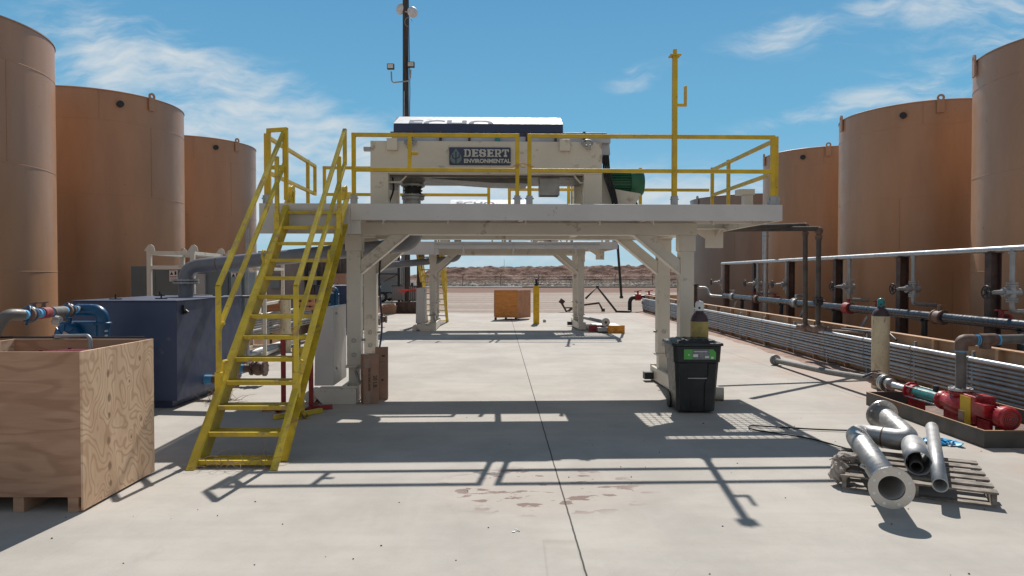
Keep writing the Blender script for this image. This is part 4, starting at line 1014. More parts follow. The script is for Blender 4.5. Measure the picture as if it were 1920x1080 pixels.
for k, (y, m_) in enumerate(((9.3, 'black'), (12.15, 'rustpipe'), (15.45, 'redstand'), (18.3, 'galvdull'), (21.2, 'rustpipe'), (23.5, 'galvdull'))):
    mb = MB(); mb.cyl((MX, y - .10, 1.24), (MX, y + .10, 1.24), .115 if k != 2 else .13); mb.flange((MX, y - .11, 1.24), (0, 1, 0), .13, .025, 0, 8, .01); mb.flange((MX, y + .11, 1.24), (0, 1, 0), .13, .025, 0, 8, .01)
    mb.cyl((MX, y, 1.34), (MX, y, 1.46), .035); mb.build('coupling', m_, mf)
for y in (10.9, 14.6, 17.4, 20.3, 22.0):
    mb = MB(); mb.tube(fillet([(MX, y, 1.25), (MX + .35, y, 1.25), (MX + .75, y + .05, 1.15)], .1), .07, 14); b_ = mb.build('branch_pipe', 'darkpipe', mf)
    mb = MB(); mb.flange((MX + .3, y, 1.25), (1, 0, 0), .12, .04, 0, 8); mb.cyl((MX + .2, y, 1.3), (MX + .2, y, 1.42), .04); mb.box(MX + .10, MX + .3, y - .02, y + .02, 1.42, 1.44); mb.build('valve', 'redstand', b_)
for y in (14.7, 17.9, 23.3):
    mb = MB(); mb.beam((MX + .05, y, 1.1), (MX - .2, y + .5, .2), .05, .05); mb.build('strut', 'galvdull', mf)
# brown stub and small piping near the column
sb = thing('standpipe', 'short brown capped standpipe left of the valves, behind the white capped cylinder', 'pipe', (7.75, 27.5, 0))
mb = MB(); mb.cyl((7.05, 26.6, 0), (7.05, 26.6, 1.62), .17, n=20); mb.flange((7.05, 26.6, 1.62), (0, 0, 1), .22, .04, 0, 8); mb.build('body', 'brownsteel', sb)
mb = MB(); mb.tube(fillet([(7.2, 26.5, 1.5), (7.5, 26.3, 1.5), (7.55, 26.0, 1.2), (7.9, 25.2, 1.18)], .12), .05, 12); mb.tube(fillet([(7.0, 26.4, 1.0), (6.8, 26.4, 1.0), (6.8, 26.4, 1.5)], .1), .04, 10); mb.build('elbow', 'galvdull', sb)

# two tall dark risers joining under the deck
rs = thing('riser_pipes', 'pair of tall dark pipes rising from the wall and turning toward the platform', 'pipes', (6.9, 15.9, .8))
mb = MB(); mb.tube(fillet([(4.15, 13.6, 2.92), (6.86, 16.0, 3.16), (6.88, 16.0, .78)], .06, 4), .055, 14); mb.build('pipe', 'traysteel', rs)
mb = MB(); mb.tube(fillet([(4.0, 14.9, 2.98), (7.0, 15.6, 3.05), (7.0, 15.6, .78)], .06, 4), .055, 14); mb.build('pipe', 'traysteel', rs)
mb = MB()
for c in ((6.86, 16.0, 3.12), (7.0, 15.6, 3.0)): mb.sphere(c, .095, 8)
mb.cyl((7.0, 15.6, 2.80), (7.0, 15.6, 2.90), .075); mb.cyl((6.86, 16, 2.92), (6.86, 16, 3.0), .075); mb.build('elbow', 'rustpipe', rs)
mb = MB(); mb.cyl((7.0, 15.6, 1.30), (7.0, 15.6, 1.50), .085); mb.cyl((6.92, 15.6, 1.40), (7.08, 15.6, 1.40), .10); mb.build('union', 'darkpipe', rs)
mb = MB(); mb.tube([(6.80, 16.2, .76), (6.95, 15.8, .76), (7.02, 15.2, .76)], .07, 12); mb.sphere((6.88, 16.0, .76), .11, 8); mb.sphere((7.0, 15.55, .76), .115, 8); mb.tube([(7.02, 15.2, .76), (7.06, 13.6, .84)], .03, 10); mb.build('tee_fitting', 'rustpipe', rs)
mb = MB(); mb.tube([(7.06, 14.6, .84), (7.04, 12.7, .90), (7.05, 12.5, .80)], .022, 8); mb.build('small_line', 'black', rs)

# ------------------------------------------------------------------ gas cylinders
def cylinder(x, y, r_, h, body, cap, label, capr=.055):
    th = thing('gas_cylinder', label, 'gas cylinder', (x, y, 0), 0, 'tall gas cylinders')
    hs = h * .80
    MB().lathe([(0, 0), (r_ * .96, 0), (r_, .02), (r_, hs)], (x, y, 0), n=32).build('body', body, th)
    MB().lathe([(r_, hs), (r_ * .99, hs + .02), (r_ * .86, hs + .075), (r_ * .6, hs + .125), (r_ * .42, hs + .145), (r_ * .42, hs + .17)], (x, y, 0), n=32).build('shoulder', 'cylbrown', th)
    c = MB(); c.lathe([(capr, hs + .165), (capr, h - .05), (capr * .8, h - .015), (0, h)], (x, y, 0), n=24); c_ = c.build('valve_cap', cap, th)
    d = Vector((-x, -y, 0)).normalized(); p = Vector((x, y, h - .11)) + d * capr
    MB().cyl(p - d * .01, p + d * .002, .018, n=10).build('cap_slot', 'black', c_)
    return th
cylinder(2.90, 10.55, .135, 1.60, 'cylyellow', 'paper', 'worn yellow gas cylinder with white cap behind the black wheeled bin', .065)
cylinder(6.49, 12.0, .145, 1.59, 'cylcream', 'teal', 'tall worn cream gas cylinder with teal cap beside the right hand wall', .06)
cp_ = thing('steel_post', 'cream round steel post with dark flat cap seen through the yellow stairs', 'post', (-5.88, 17.7, 0))
MB().cyl((-5.88, 17.7, 0), (-5.88, 17.7, 1.36), .135, n=28).build('post', 'cylcream', cp_)
MB().cyl((-5.88, 17.7, 1.361), (-5.88, 17.7, 1.42), .14, n=28).build('cap', 'cylbrown', cp_)

# ------------------------------------------------------------------ wheeled bin
bn = thing('wheeled_bin', 'black wheeled bin with green label and light handle bar by the right leg', 'bin', (2.66, 10.05, 0))
CUR = Matrix.Translation((2.655, 9.78, 0)) @ Matrix.Rotation(R(-1), 4, 'Z')
def frus(mb, z0, z1, a0, b0, a1, b1, y0f=0, y1f=0):
    """tapered box: half width a, front y f, depth b"""
    v = []
    for z, a, b, f in ((z0, a0, b0, y0f), (z1, a1, b1, y1f)):
        c_ = .05
        for x, y in ((-a + c_, f), (a - c_, f), (a, f + c_), (a, f + b - c_), (a - c_, f + b), (-a + c_, f + b), (-a, f + b - c_), (-a, f + c_)): v.append((x, y, z))
    mb.add(v, [tuple(range(8))[::-1], tuple(range(8, 16))] + [(i, (i + 1) % 8, 8 + (i + 1) % 8, 8 + i) for i in range(8)])
mb = MB(); frus(mb, .03, .74, .272, .52, .315, .66, .02, -.035); frus(mb, .741, .98, .330, .68, .345, .72, -.05, -.06)
# front relief: handle pocket surround
mb.prism([(-.19, .05), (-.09, .05), (-.09, .48), (-.125, .60), (-.125, .72), (-.19, .72)], (0, -.005, 0), (1, 0, 0), (0, -.075, 1), (0, -.02, 0)) if False else None
bo = mb.build('body', 'binblack', bn, .01)
def bf(z): return .02 - .055 * (z - .03) / .71
mb = MB()
for sx in (-1, 1):
    mb.prism([(sx * .10, bf(.05), .05)[::2], (sx * .245, .05), (sx * .265, .73), (sx * .145, .73), (sx * .145, .58), (sx * .10, .46)], (0, 0, 0), (1, 0, 0), (0, 0, 1), (0, 0, 0)) if False else None
    pts = [(sx * .11, .05), (sx * .245, .05), (sx * .262, .73), (sx * .15, .73), (sx * .15, .56), (sx * .11, .42)]
    vs = [(a, bf(b) + .004, b) for a, b in pts] + [(a, bf(b) - .022, b) for a, b in pts]
    n = 6; mb.add(vs, [tuple(range(n)), tuple(range(n, 2 * n))] + [(i, (i + 1) % n, n + (i + 1) % n, n + i) for i in range(n)])
mb.build('front_rib', 'binblack', bo, .006)
MB().cyl((-.135, bf(.52) - .012, .515), (.135, bf(.52) - .012, .515), .010, n=10).build('handle_bar', 'alu', bo)
mb = MB(); mb.prism([(-.20, 0), (.255, 0), (.255, .10), (.215, .145), (-.20, .145)], (.0, -.0565, .79), (1, 0, 0), (0, -.04, 1), (0, -.003, 0)); lb = mb.build('label_panel', 'labelgreen', bo)
mb = MB(); mb.prism([(-.08, .004), (.165, .004), (.165, .141), (-.08, .141)], (0, -.0605, .79), (1, 0, 0), (0, -.04, 1), (0, -.001, 0)); mb.build('label_print', 'labelgrey', lb)
mb = MB()
mb.prism([(-.07, .035), (0, .035), (0, .075), (-.07, .075)], (0, -.063, .79), (1, 0, 0), (0, -.04, 1), (0, -.001, 0)); mb.prism([(.10, .02), (.155, .02), (.155, .05), (.10, .05)], (0, -.063, .79), (1, 0, 0), (0, -.04, 1), (0, -.001, 0))
mb.prism([(-.06, .108), (.13, .108), (.13, .118), (-.06, .118)], (0, -.063, .79), (1, 0, 0), (0, -.04, 1), (0, -.001, 0)); mb.prism([(.185, .01), (.22, .01), (.22, .04), (.185, .04)], (0, -.063, .79), (1, 0, 0), (0, -.04, 1), (0, -.001, 0)); mb.prism([(-.14, .055), (-.12, .055), (-.12, .075), (-.14, .075)], (0, -.063, .79), (1, 0, 0), (0, -.04, 1), (0, -.001, 0))
mb.build('label_marks', 'paper', lb)
mb = MB(); frus(mb, .982, 1.02, .372, .78, .365, .77, -.09, -.085); frus(mb, 1.021, 1.055, .30, .62, .27, .56, -.01, .02)
for k in range(4): mb.box(-.20 + k * .11, -.15 + k * .11, .05, .5, 1.056, 1.068)
mb.build('lid', 'binblack', bn, .012)
for s_ in (-1, 1):
    MB().cyl((s_ * .25, .52, .12), (s_ * .30, .52, .12), .12, n=24).build('wheel', 'rubber', bn, .01)
CUR = I4

# ------------------------------------------------------------------ cardboard boxes
def carton(x, y, rot, w_, d_, h, label):
    global CUR
    CUR = Matrix.Translation((x, y, 0)) @ Matrix.Rotation(rot, 4, 'Z')
    th = thing('cardboard_box', label, 'box', (0, 0, 0), 0, 'tall cardboard boxes')
    b = MB().box(-w_ / 2, w_ / 2, -d_ / 2, d_ / 2, 0.002, h).build('carton', 'card', th, .004)
    return th, b
th, b = carton(-2.22, 10.62, R(24), .235, .20, .76, 'brown fire extinguisher carton with tape, front one beside the left leg')
mb = MB(); mb.box(-.035 - .06, .04 - .06, -.103, -.1005, .56, .70); mb.box(-.03 - .05, .03 - .05, -.103, -.1005, .005, .19); mb.box(-.095, -.02, -.103, .05, .7605, .763); mb.build('tape', 'tape', b)
text('20 LB.', .080, (.035, -.1015, .44), (0, 0, -1), (1, 0, 0), 0, 'ink', b, 'lettering', .001)
text('FIRE EXTINGUISHER', .050, (-.045, -.1015, .56), (0, 0, -1), (1, 0, 0), 0, 'ink', b, 'lettering', .0006, None, .80)
mb = MB(); 
mb.prism([(-.028, 0), (.028, 0), (0, .045)], (-.1185, .0, .42), (0, -1, 0), (0, 0, 1), (-.001, 0, 0)); mb.prism([(-.028, 0), (.028, 0), (0, -.045)], (-.1185, .0, .36), (0, -1, 0), (0, 0, 1), (-.001, 0, 0)); mb.build('printed_arrows', 'ink', b)
th, b = carton(-2.10, 10.98, R(8), .20, .16, .83, 'brown upright carton with a hand hole, behind the taped carton')
MB().prism([(math.cos(k * .524) * .03, math.sin(k * .524) * .013) for k in range(12)], (.03, -.0805, .70), (1, 0, 0), (0, 0, 1), (0, -.001, 0)).build('hand_hole', 'black', b)
mb = MB(); mb.box(-.03, .06, -.082, -.0805, .60, .605); mb.box(.0, .03, -.082, -.0805, .30, .33); mb.build('print', 'ink', b)
CUR = I4

# ------------------------------------------------------------------ stands
def stand(x, y, rot, h, material, label, sp=.34):
    global CUR
    CUR = Matrix.Translation((x, y, 0)) @ Matrix.Rotation(rot, 4, 'Z')
    th = thing('pipe_stand', label, 'stand', (0, 0, 0), 0, 'steel pipe stands')
    for s_ in (-1, 1):
        l = MB(); l.box(s_ * sp / 2 - .03, s_ * sp / 2 + .03, -.03, .03, .07, h); leg = l.build('post', material, th, .004)
        f = MB(); f.pipe([(s_ * sp / 2 - .02, -.28, .04), (s_ * sp / 2 + .02, .28, .04)], .036, .030, 4); f.beam((s_ * sp / 2 - .03 if s_ > 0 else s_ * sp / 2 - .30, -.05, .036), (s_ * sp / 2 + .30 if s_ > 0 else s_ * sp / 2 + .03, .05, .036), .06, .06); f.build('foot', material, leg)
    b = MB(); b.box(-sp / 2 + .03, sp / 2 - .03, -.025, .025, h - .08, h - .02); b.build('crossbar', material, th)
    CUR = I4
stand(-3.17, 10.05, R(4), 1.12, 'redstand', 'dull red steel stand with two posts behind the stairs', .40)
stand(-3.02, 9.62, R(35), .98, 'stair', 'yellow steel stand with low feet behind the stairs', .10)

# ------------------------------------------------------------------ pump skid on the right
ty = thing('drip_tray', 'long raw steel drip tray holding the red pump on the right', 'tray', (6.1, 9.1, 0))
X0, X1, Y0, Y1, H = 5.44, 6.80, 7.83, 10.45, .20
mb = MB()
mb.box(X0, X0 + .006, Y0, Y1, 0, H); mb.box(X1 - .006, X1, Y0, Y1, 0, H); mb.box(X0 + .006, X1 - .006, Y0, Y0 + .006, 0, H); mb.box(X0 + .006, X1 - .006, Y1 - .006, Y1, 0, H); mb.build('side', 'traysteel', ty)
mb = MB(); mb.box(X0 - .003, X0 + .016, Y0 - .003, Y1 + .003, H, H + .006); mb.box(X0 + .017, X1, Y0 - .003, Y0 + .016, H, H + .006); mb.box(X0 + .017, X1, Y1 - .016, Y1 + .003, H, H + .006); mb.box(X1 - .016, X1 + .003, Y0 + .017, Y1 - .017, H, H + .006); mb.build('rim', 'dike', ty)
MB().box(X0 + .006, X1 - .006, Y0 + .006, Y1 - .006, .01, .02).build('floor', 'rustpipe', ty)
for x_, y_ in ((X0 + .05, 8.32), (X0 + .62, 9.6)):
    MB().box(x_, x_ + .01, y_ - .05, y_ + .05, .1, .34).build('lifting_tab', 'rustpipe', ty)
mp = thing('screw_pump', 'red progressive cavity pump with teal barrel lying in the steel tray', 'pump', (5.82, 9.2, .2))
ax, az = 5.82, .31
def cy(y0, y1, r_, r2=None): return ((ax, y0, az), (ax, y1, az), r_, r2)
mb = MB(); mb.flange((ax, 9.92, az), (0, 1, 0), .125, .035, 0, 8, .012); mb.cyl(*cy(9.90, 9.80, .10)); mb.box(ax - .09, ax + .09, 9.72, 9.85, .03, az - .02); mb.box(ax - .12, ax + .12, 9.70, 9.86, .02, .05); mb.build('suction_flange', 'redpaint', mp, .004)
MB().cyl(*cy(9.80, 9.20, .082)).build('stator_barrel', 'teal', mp)
mb = MB()
for dx, dz in ((.09, .07), (-.09, .07), (.09, -.07), (-.09, -.07)): mb.cyl((ax + dx, 9.15, az + dz), (ax + dx, 9.9, az + dz), .010, n=8)
mb.build('tie_rod', 'alu', mp)
MB().cyl((ax + .02, 9.38, az + .07), (ax + .02, 9.38, az + .16), .035).build('black_plug', 'black', mp)
mb = MB(); mb.lathe([(.105, 0), (.125, .02), (.125, .06), (.10, .10), (.12, .22), (.15, .30), (.15, .58), (.12, .64)], (ax, 9.22, az), (0, -1, 0), 28); mb.cyl((ax, 8.83, az + .05), (ax, 8.83, .47), .10); mb.box(ax - .09, ax + .09, 8.72, 8.95, .03, az); mb.box(ax - .13, ax + .13, 8.95, 9.15, .02, .06); mb.box(ax - .05, ax + .05, 9.0, 9.1, .05, az - .05)
mb.build('pump_body', 'redpaint', mp, .006)
mb = MB(); mb.flange((ax, 8.83, .475), (0, 0, 1), .14, .03, 0, 8, .012); mb.build('outlet_flange', 'redpaint', mp)
mb = MB(); mb.box(ax - .13, ax + .13, 8.50, 8.60, .10, .50); mb.box(ax - .14, ax + .12, 8.34, 8.50, .16, .50); gx = mb.build('gear_housing', 'redpaint', mp, .015)
MB().box(ax - .145, ax - .132, 8.42, 8.62, .08, .48).build('yellow_plate', 'bollard', gx)
MB().box(ax - .135, ax + .06, 8.615, 8.635, .10, .46).build('yellow_plate', 'bollard', gx)
mb = MB(); mb.cyl((ax, 8.34, az), (ax, 8.0, az), .115, n=32); mb.box(ax - .18, ax - .05, 8.12, 8.30, az - .02, az + .13)
for k in range(22):
    th_ = 2 * math.pi * k / 22; d = Vector((math.cos(th_), 0, math.sin(th_))); mb.beam(Vector((ax, 8.30, az)) + d * .122, Vector((ax, 8.05, az)) + d * .122, .022, .008, (-d.z, 0, d.x))
m0 = mb.build('motor', 'redpaint', mp)
mb = MB(); mb.lathe([(.128, 0), (.138, .012), (.140, .10), (.128, .125), (.10, .13), (.10, .122), (0, .122)], (ax, 8.06, az), (0, -1, 0), 40, False); fc = mb.build('fan_cowl', 'redpaint', m0)
mb = MB()
for k in range(4): mb.lathe([(.022 + k * .022, .123), (.030 + k * .022, .125), (.030 + k * .022, .1225)], (ax, 8.06, az), (0, -1, 0), 28, False)
mb.build('grille', 'black', fc)
mb = MB()
for s_ in (-1, 1): mb.box(ax + s_ * .11 - .02, ax + s_ * .11 + .02, 8.1, 8.32, .02, az - .06)
mb.build('motor_foot', 'redpaint', m0)
vp = thing('riser_pipe', 'brown taped plastic pipe rising from the red pump and turning right', 'pipe', (5.82, 8.83, .5))
mb = MB(); mb.tube(fillet([(ax, 8.83, .515), (ax, 8.83, 1.15), (7.4, 8.95, 1.17)], .10, 8), .062, 18); q = mb.build('pipe', 'pvc', vp)
mb = MB(); mb.flange((ax, 8.83, .515), (0, 0, 1), .14, .03, 0, 8, .012); mb.build('flange', 'galv', q)
mb = MB(); mb.tube(fillet([(ax, 8.83, 1.02), (ax, 8.83, 1.15), (ax + .16, 8.84, 1.15)], .07, 8), .078, 18); mb.cyl((ax + .24, 8.85, 1.153), (ax + .46, 8.865, 1.157), .080); mb.cyl((ax + .33, 8.86, 1.15), (ax + .33, 8.86, 1.04), .07); mb.cyl((ax + .86, 8.9, 1.16), (ax + 1.0, 8.91, 1.165), .085); mb.build('elbow', 'rustpipe', q)
for x_ in (.185, .215, .475, .83): MB().cyl((ax + x_, 8.845, 1.153), (ax + x_ + .018, 8.846, 1.153), .070).build('blue_tape', 'bluetape', q)
MB().cyl((ax, 8.83, 1.00), (ax, 8.83, 1.02), .070).build('blue_tape', 'bluetape', q)
# suction line
sl_ = thing('suction_line', 'long flanged grey pipe lying on the concrete toward the red pump', 'pipe', (5.9, 13, 0))
mb = MB(); mb.tube([(5.83, 15.06, .10), (5.86, 12.6, .20), (5.90, 11.0, .30)], .055, 14); q = mb.build('pipe', 'pvc', sl_)
mb = MB(); mb.flange((5.83, 15.08, .11), (0, 1, 0), .12, .03, 0, 8); mb.cyl((5.83, 15.0, .103), (5.83, 15.05, .10), .075); mb.build('flange', 'galvdull', q)
mb = MB(); mb.cyl((5.89, 11.15, .30), (5.86, 10.72, .31), .08); mb.box(5.81, 5.94, 10.8, 10.98, .22, .43); mb.cyl((5.85, 10.85, .1), (5.85, 10.85, .3), .03); mb.build('brass_valve', 'rustpipe', sl_)
mb = MB(); mb.beam((5.78, 11.2, .40), (5.88, 10.9, .46), .05, .02); mb.tube([(5.72, 11.1, .33), (5.80, 11.0, .40), (5.9, 10.95, .42)], .02, 8); mb.build('lever_handle', 'hose', sl_)
mb = MB(); mb.flange((5.84, 10.66, .31), (0, 1, 0), .13, .04, 0, 8); mb.flange((5.84, 10.61, .31), (0, 1, 0), .13, .035, 0, 8); mb.cyl((5.84, 10.55, .31), (5.83, 10.45, .31), .09); q = mb.build('flange', 'alu', sl_)
MB().cyl((5.84, 10.6, .31), (ax, 9.95, az), .05, n=18).build('spool', 'galv', q)
MB().box(5.78, 5.90, 10.50, 10.54, .0, .24).build('support', 'rustpipe', sl_)

# ------------------------------------------------------------------ pallet and pipes on the right
pa_rot = math.atan2(-.44, .90)
CUR = Matrix.Translation((3.08, 6.34, 0)) @ Matrix.Rotation(pa_rot, 4, 'Z')
pl = thing('timber_pallet', 'weathered timber pallet carrying steel pipes at lower right', 'pallet', (0, 0, 0))
PW, PD = 1.20, 1.10
for k in range(3):
    x = k * (PW - .04) / 2; mb = MB(); mb.box(x, x + .04, 0, PD, .017, .115); mb.build('stringer', 'palletwood', pl, .003)
for k in range(6):
    y = k * (PD - .085) / 5; a = random.uniform(-.008, .008)
    MB().beam((-.01, y + .045 + a, .125), (PW + .01, y + .045 - a, .125), .112, .018).build('deck_board', 'palletwood', pl, .002)
for y in (.0, PD / 2 - .045, PD - .09): MB().box(0, PW, y, y + .09, 0, .016).build('bottom_board', 'palletwood', pl, .002)
CUR = I4
sp_ = thing('flanged_elbow_pipe', 'stainless pipe with two elbows and flanged ends lying across the pallet', 'pipe', (3.4, 6.5, .14))
P0, P1_, P2_, P3_ = Vector((3.10, 5.55, .262)), Vector((3.74, 7.42, .27)), Vector((4.15, 7.02, .27)), Vector((4.20, 7.72, .41))
mb = MB(); mb.pipe([P0, P1_, P2_, P3_], .110, .104, 28, .20); q = mb.build('pipe', 'stainless', sp_)
d0 = (P1_ - P0).normalized(); d3 = (P3_ - P2_).normalized()
def rflange(c, d, ro, ri, th_, nb, mat_, name='flange'):
    mb = MB(); mb.lathe([(ri, -th_ / 2), (ro, -th_ / 2), (ro, th_ / 2), (ri, th_ / 2), (ri, -th_ / 2)], c, d, 40, False); o_ = mb.build(name, mat_, q, .002)
    dd, a, b = frame_of(d); h_ = MB()
    for k in range(nb):
        an = 2 * math.pi * (k + .5) / nb; p = Vector(c) + (a * math.cos(an) + b * math.sin(an)) * (ro + ri) / 2 * 1.02
        h_.cyl(p - dd * (th_ / 2 + .0015), p + dd * (th_ / 2 + .0015), .013, n=12)
    h_.build('bolt_glint', 'hoodwhite', o_)  # white discs: the highlights on the bolts are put into their colour
rflange(P0 - d0 * .012, d0, .172, .100, .026, 8, 'alu'); rflange(P3_, d3, .172, .100, .026, 8, 'alu')
mb = MB(); mb.lathe([(.1105, -.008), (.113, 0), (.1105, .008)], P0 + d0 * .05, d0); mb.lathe([(.1105, -.008), (.1135, 0), (.1105, .008)], (P1_ + P2_) / 2, P2_ - P1_); mb.build('weld', 'rustpipe', q)
MB().cyl(P0 + d0 * .55 + Vector((-.10, .03, .0)), P0 + d0 * .55 + Vector((-.14, .04, .02)), .018).build('gauge_port', 'alu', q)
tt = thing('short_tube', 'short wide steel tube with a smaller tube inside, on the pallet', 'pipe', (3.95, 6.6, .14))
sd2 = Vector((.46, .888, 0)); T0 = Vector((3.77, 6.30, .249))
q = MB().pipe([T0, T0 + sd2 * .74], .113, .105, 32).build('outer_tube', 'galvdull', tt)
MB().pipe([T0 + Vector((0, .03, -.045)), T0 + sd2 * .70 + Vector((0, 0, -.045))], .058, .046, 24).build('inner_tube', 'traysteel', q)
tt = thing('long_tube', 'long thin steel tube on the right side of the pallet', 'pipe', (4.1, 6.6, .14))
MB().pipe([(3.66, 5.80, .20), (4.62, 7.48, .32)], .062, .054, 24).build('tube', 'galvdull', tt)
# sack at the pallet corner
th = thing('rag_bundle', 'crumpled grey rag bundle tied with wire at the left corner of the pallet', 'rag', (3.15, 6.5, .13))
mb = MB()
for c, r_, s3 in (((3.24, 6.62, .225), .085, (1.2, 1.0, .5)), ((3.10, 6.46, .11), .075, (.9, .9, 1.2)), ((3.15, 6.55, .18), .07, (1, 1, 1))):
    o0 = len(mb.v); mb.sphere(c, r_, 9, s3)
    for i in range(o0, len(mb.v)):
        v = mb.v[i]; mb.v[i] = v + (v - Vector(c)) * (.5 * noise.noise(v * 13) + .45 * noise.noise(v * 31))
mb.s = [False] * len(mb.s); mb.build('cloth', 'cloth', th)
MB().tube([(3.16 + .09 * math.cos(a * .5), 6.55 + .09 * math.sin(a * .5), .22 + .02 * math.sin(a)) for a in range(14)], .004, 6).build('wire', 'rustpipe', th)
single(MB().tube(fillet([(3.92, 7.5, .02), (3.6, 8.25, .02), (3.05, 8.7, .02), (3.10, 8.95, .02), (3.9, 8.7, .02), (4.6, 8.6, .02), (4.9, 8.2, .02)], .2), .010, 8), 'black_hose', 'rubber', 'thin black hose looped on the concrete behind the pallet', 'hose')
mb = MB(); pts = []
for gx_, gy_, sc_ in ((4.70, 8.35, 1.0), (5.02, 8.05, .9), (5.15, 7.92, .6)):
    o0 = len(mb.v); mb.sphere((gx_, gy_, .03), .12 * sc_, 12, (1.4, .8, .25))
    for i in range(o0, len(mb.v)):
        v = mb.v[i]; mb.v[i] = v + Vector((noise.noise(v * 14), noise.noise(v * 14 + Vector((5, 0, 0))), .4 * noise.noise(v * 20))) * .09
    for i in range(o0, len(mb.v)): mb.v[i].z = max(mb.v[i].z, .004)
single(mb, 'blue_gloves', 'bluecloth', 'bright blue crumpled rubber gloves on the ground behind the pallet', 'gloves')

# ------------------------------------------------------------------ middle distance
oc = thing('orange_crate', 'orange plywood crate standing in the middle of the far yard', 'crate', (.05, 30, 0))
CUR = Matrix.Translation((-.78, 30.2, 0)) @ Matrix.Rotation(R(0), 4, 'Z')
mb = MB(); mb.prism([(0, 0), (1.02, 0), (1.63, 1.0), (.05, 1.1)], (0, 0, .06), (1, 0, 0), (0, 1, 0), (0, 0, 1.24))
MB().box(0, 1.02, -.02, 0, .10, 1.31).build('front_panel', 'plyorange', oc, .004)
mb = MB(); mb.prism([(1.021, -.02), (1.63, .95), (1.60, .96), (1.0, .0)], (0, 0, .06), (1, 0, 0), (0, 1, 0), (0, 0, 1.245)); mb.build('side_panel', 'plyorangeside', oc)
mb = MB(); mb.prism([(0.01, 0.001), (1.0, 0.001), (1.60, .95), (.6, 1.0)], (0, 0, .10), (1, 0, 0), (0, 1, 0), (0, 0, 1.19)); mb.build('body', 'plyorange', oc)
mb = MB(); mb.box(0, 1.04, -.035, -.021, .10, .15); mb.box(0, 1.04, -.035, -.021, 1.27, 1.32); mb.box(-.02, .03, -.035, -.021, .151, 1.269); mb.build('batten', 'plyorangeside', oc)
for x in (.0, .46, .9): MB().box(x, x + .1, .02, .5, 0, .098).build('runner', 'brownsteel', oc)
CUR = I4
by = thing('yellow_bollard', 'yellow steel post with dark top beside the orange crate', 'bollard', (1.0, 27.8, 0))
MB().box(.87, 1.11, 27.7, 27.94, 0, 1.55).build('post', 'bollard', by, .01)
mb = MB(); mb.lathe([(.10, 1.55), (.10, 1.60), (.055, 1.63), (.055, 1.82), (.0, 1.84)], (1.0, 27.82, 0)); mb.build('cap', 'black', by)
single(MB().box(1.30, 1.43, 28.6, 28.7, 0, .10).box(1.32, 1.41, 28.62, 28.68, .10, .13), 'junction_box', 'galvdull', 'tiny grey box on the concrete right of the yellow post', 'box', None, .005)
# tool skid at the far right leg
tk = thing('pipe_cradle', 'low orange ended tray with steel spool pipe by the far right leg', 'tray', (3.3, 23.6, 0))
mb = MB(); mb.box(2.95, 3.85, 23.4, 25.6, .05, .18); mb.build('tray', 'galvdull', tk)
mb = MB(); mb.box(3.28, 3.86, 23.33, 23.40, .0, .26); mb.build('orange_end', 'orange', tk, .01)
mb = MB(); mb.box(2.7, 3.3, 23.8, 24.0, .0, .22); mb.build('red_side', 'redstand', tk)
mb = MB(); mb.pipe([(2.4, 26.5, .42), (3.22, 23.45, .36)], .06, .05, 14); mb.build('spool_pipe', 'galvdull', tk)
mb = MB(); mb.lathe([(.05, -.02), (.15, -.02), (.15, .02), (.05, .02), (.05, -.02)], (3.22, 23.43, .36), (.26, -1, 0), 20, False); mb.build('spool_flange', 'alu', tk)
# black zigzag pipework
zz = thing('loose_pipework', 'thin black pipes propped in a tall peak at the edge of the concrete', 'pipes', (4, 36, 0))
def at(px, py, Y): return Vector(((px - 960) / F * Y, Y, 2 - (py - 515) / F * Y))
mb = MB(); mb.tube([at(1098, 560, 36), at(1120, 538, 36), at(1156, 584, 36), at(1182, 584.5, 36)], .06, 8); mb.sphere(at(1120, 538, 36), .09, 6); mb.build('pipe', 'black', zz)
mb = MB(); mb.tube([at(1052, 566, 36.5), at(1062, 584, 36.5), at(1078, 575, 36.5), at(1083, 573, 36.5), at(1123, 568, 36.5), at(1130, 581, 36.5)], .06, 8); mb.tube([at(1056, 562, 36.5), at(1051, 569, 36.5)], .14, 8); mb.tube([at(1060, 577, 36.5), at(1077, 577, 36.5)], .04, 6); mb.tube([at(1128, 581, 36.5), at(1134, 581, 36.5)], .1, 8); mb.tube([at(1066, 584, 36.3), at(1078, 575, 36.3)], .05, 6); mb.build('pipe', 'brownsteel', zz)
mn = thing('end_manifold', 'black pipe with two red valves at the far end of the conduits', 'pipe', (7, 36, 0))
mb = MB(); mb.tube(fillet([at(1181, 584, 37), at(1181, 558, 37), at(1228, 556, 37)], .3), .11, 12); mb.build('pipe', 'black', mn)
for px in (1196, 1217):
    mb = MB(); c = at(px, 557, 37); mb.cyl(c - Vector((.15, 0, 0)), c + Vector((.15, 0, 0)), .19); mb.cyl(c, c + Vector((0, 0, .35)), .05); mb.beam(c + Vector((-.2, 0, .3)), c + Vector((.2, 0, .36)), .05, .04); mb.build('valve', 'redpaint', mn)
mb = MB(); mb.cyl(at(1209, 583, 36.5), at(1209, 568, 36.5), .10); mb.cyl(at(1209, 570, 36.5), at(1209, 565, 36.5), .17); mb.build('stub', 'black', mn)
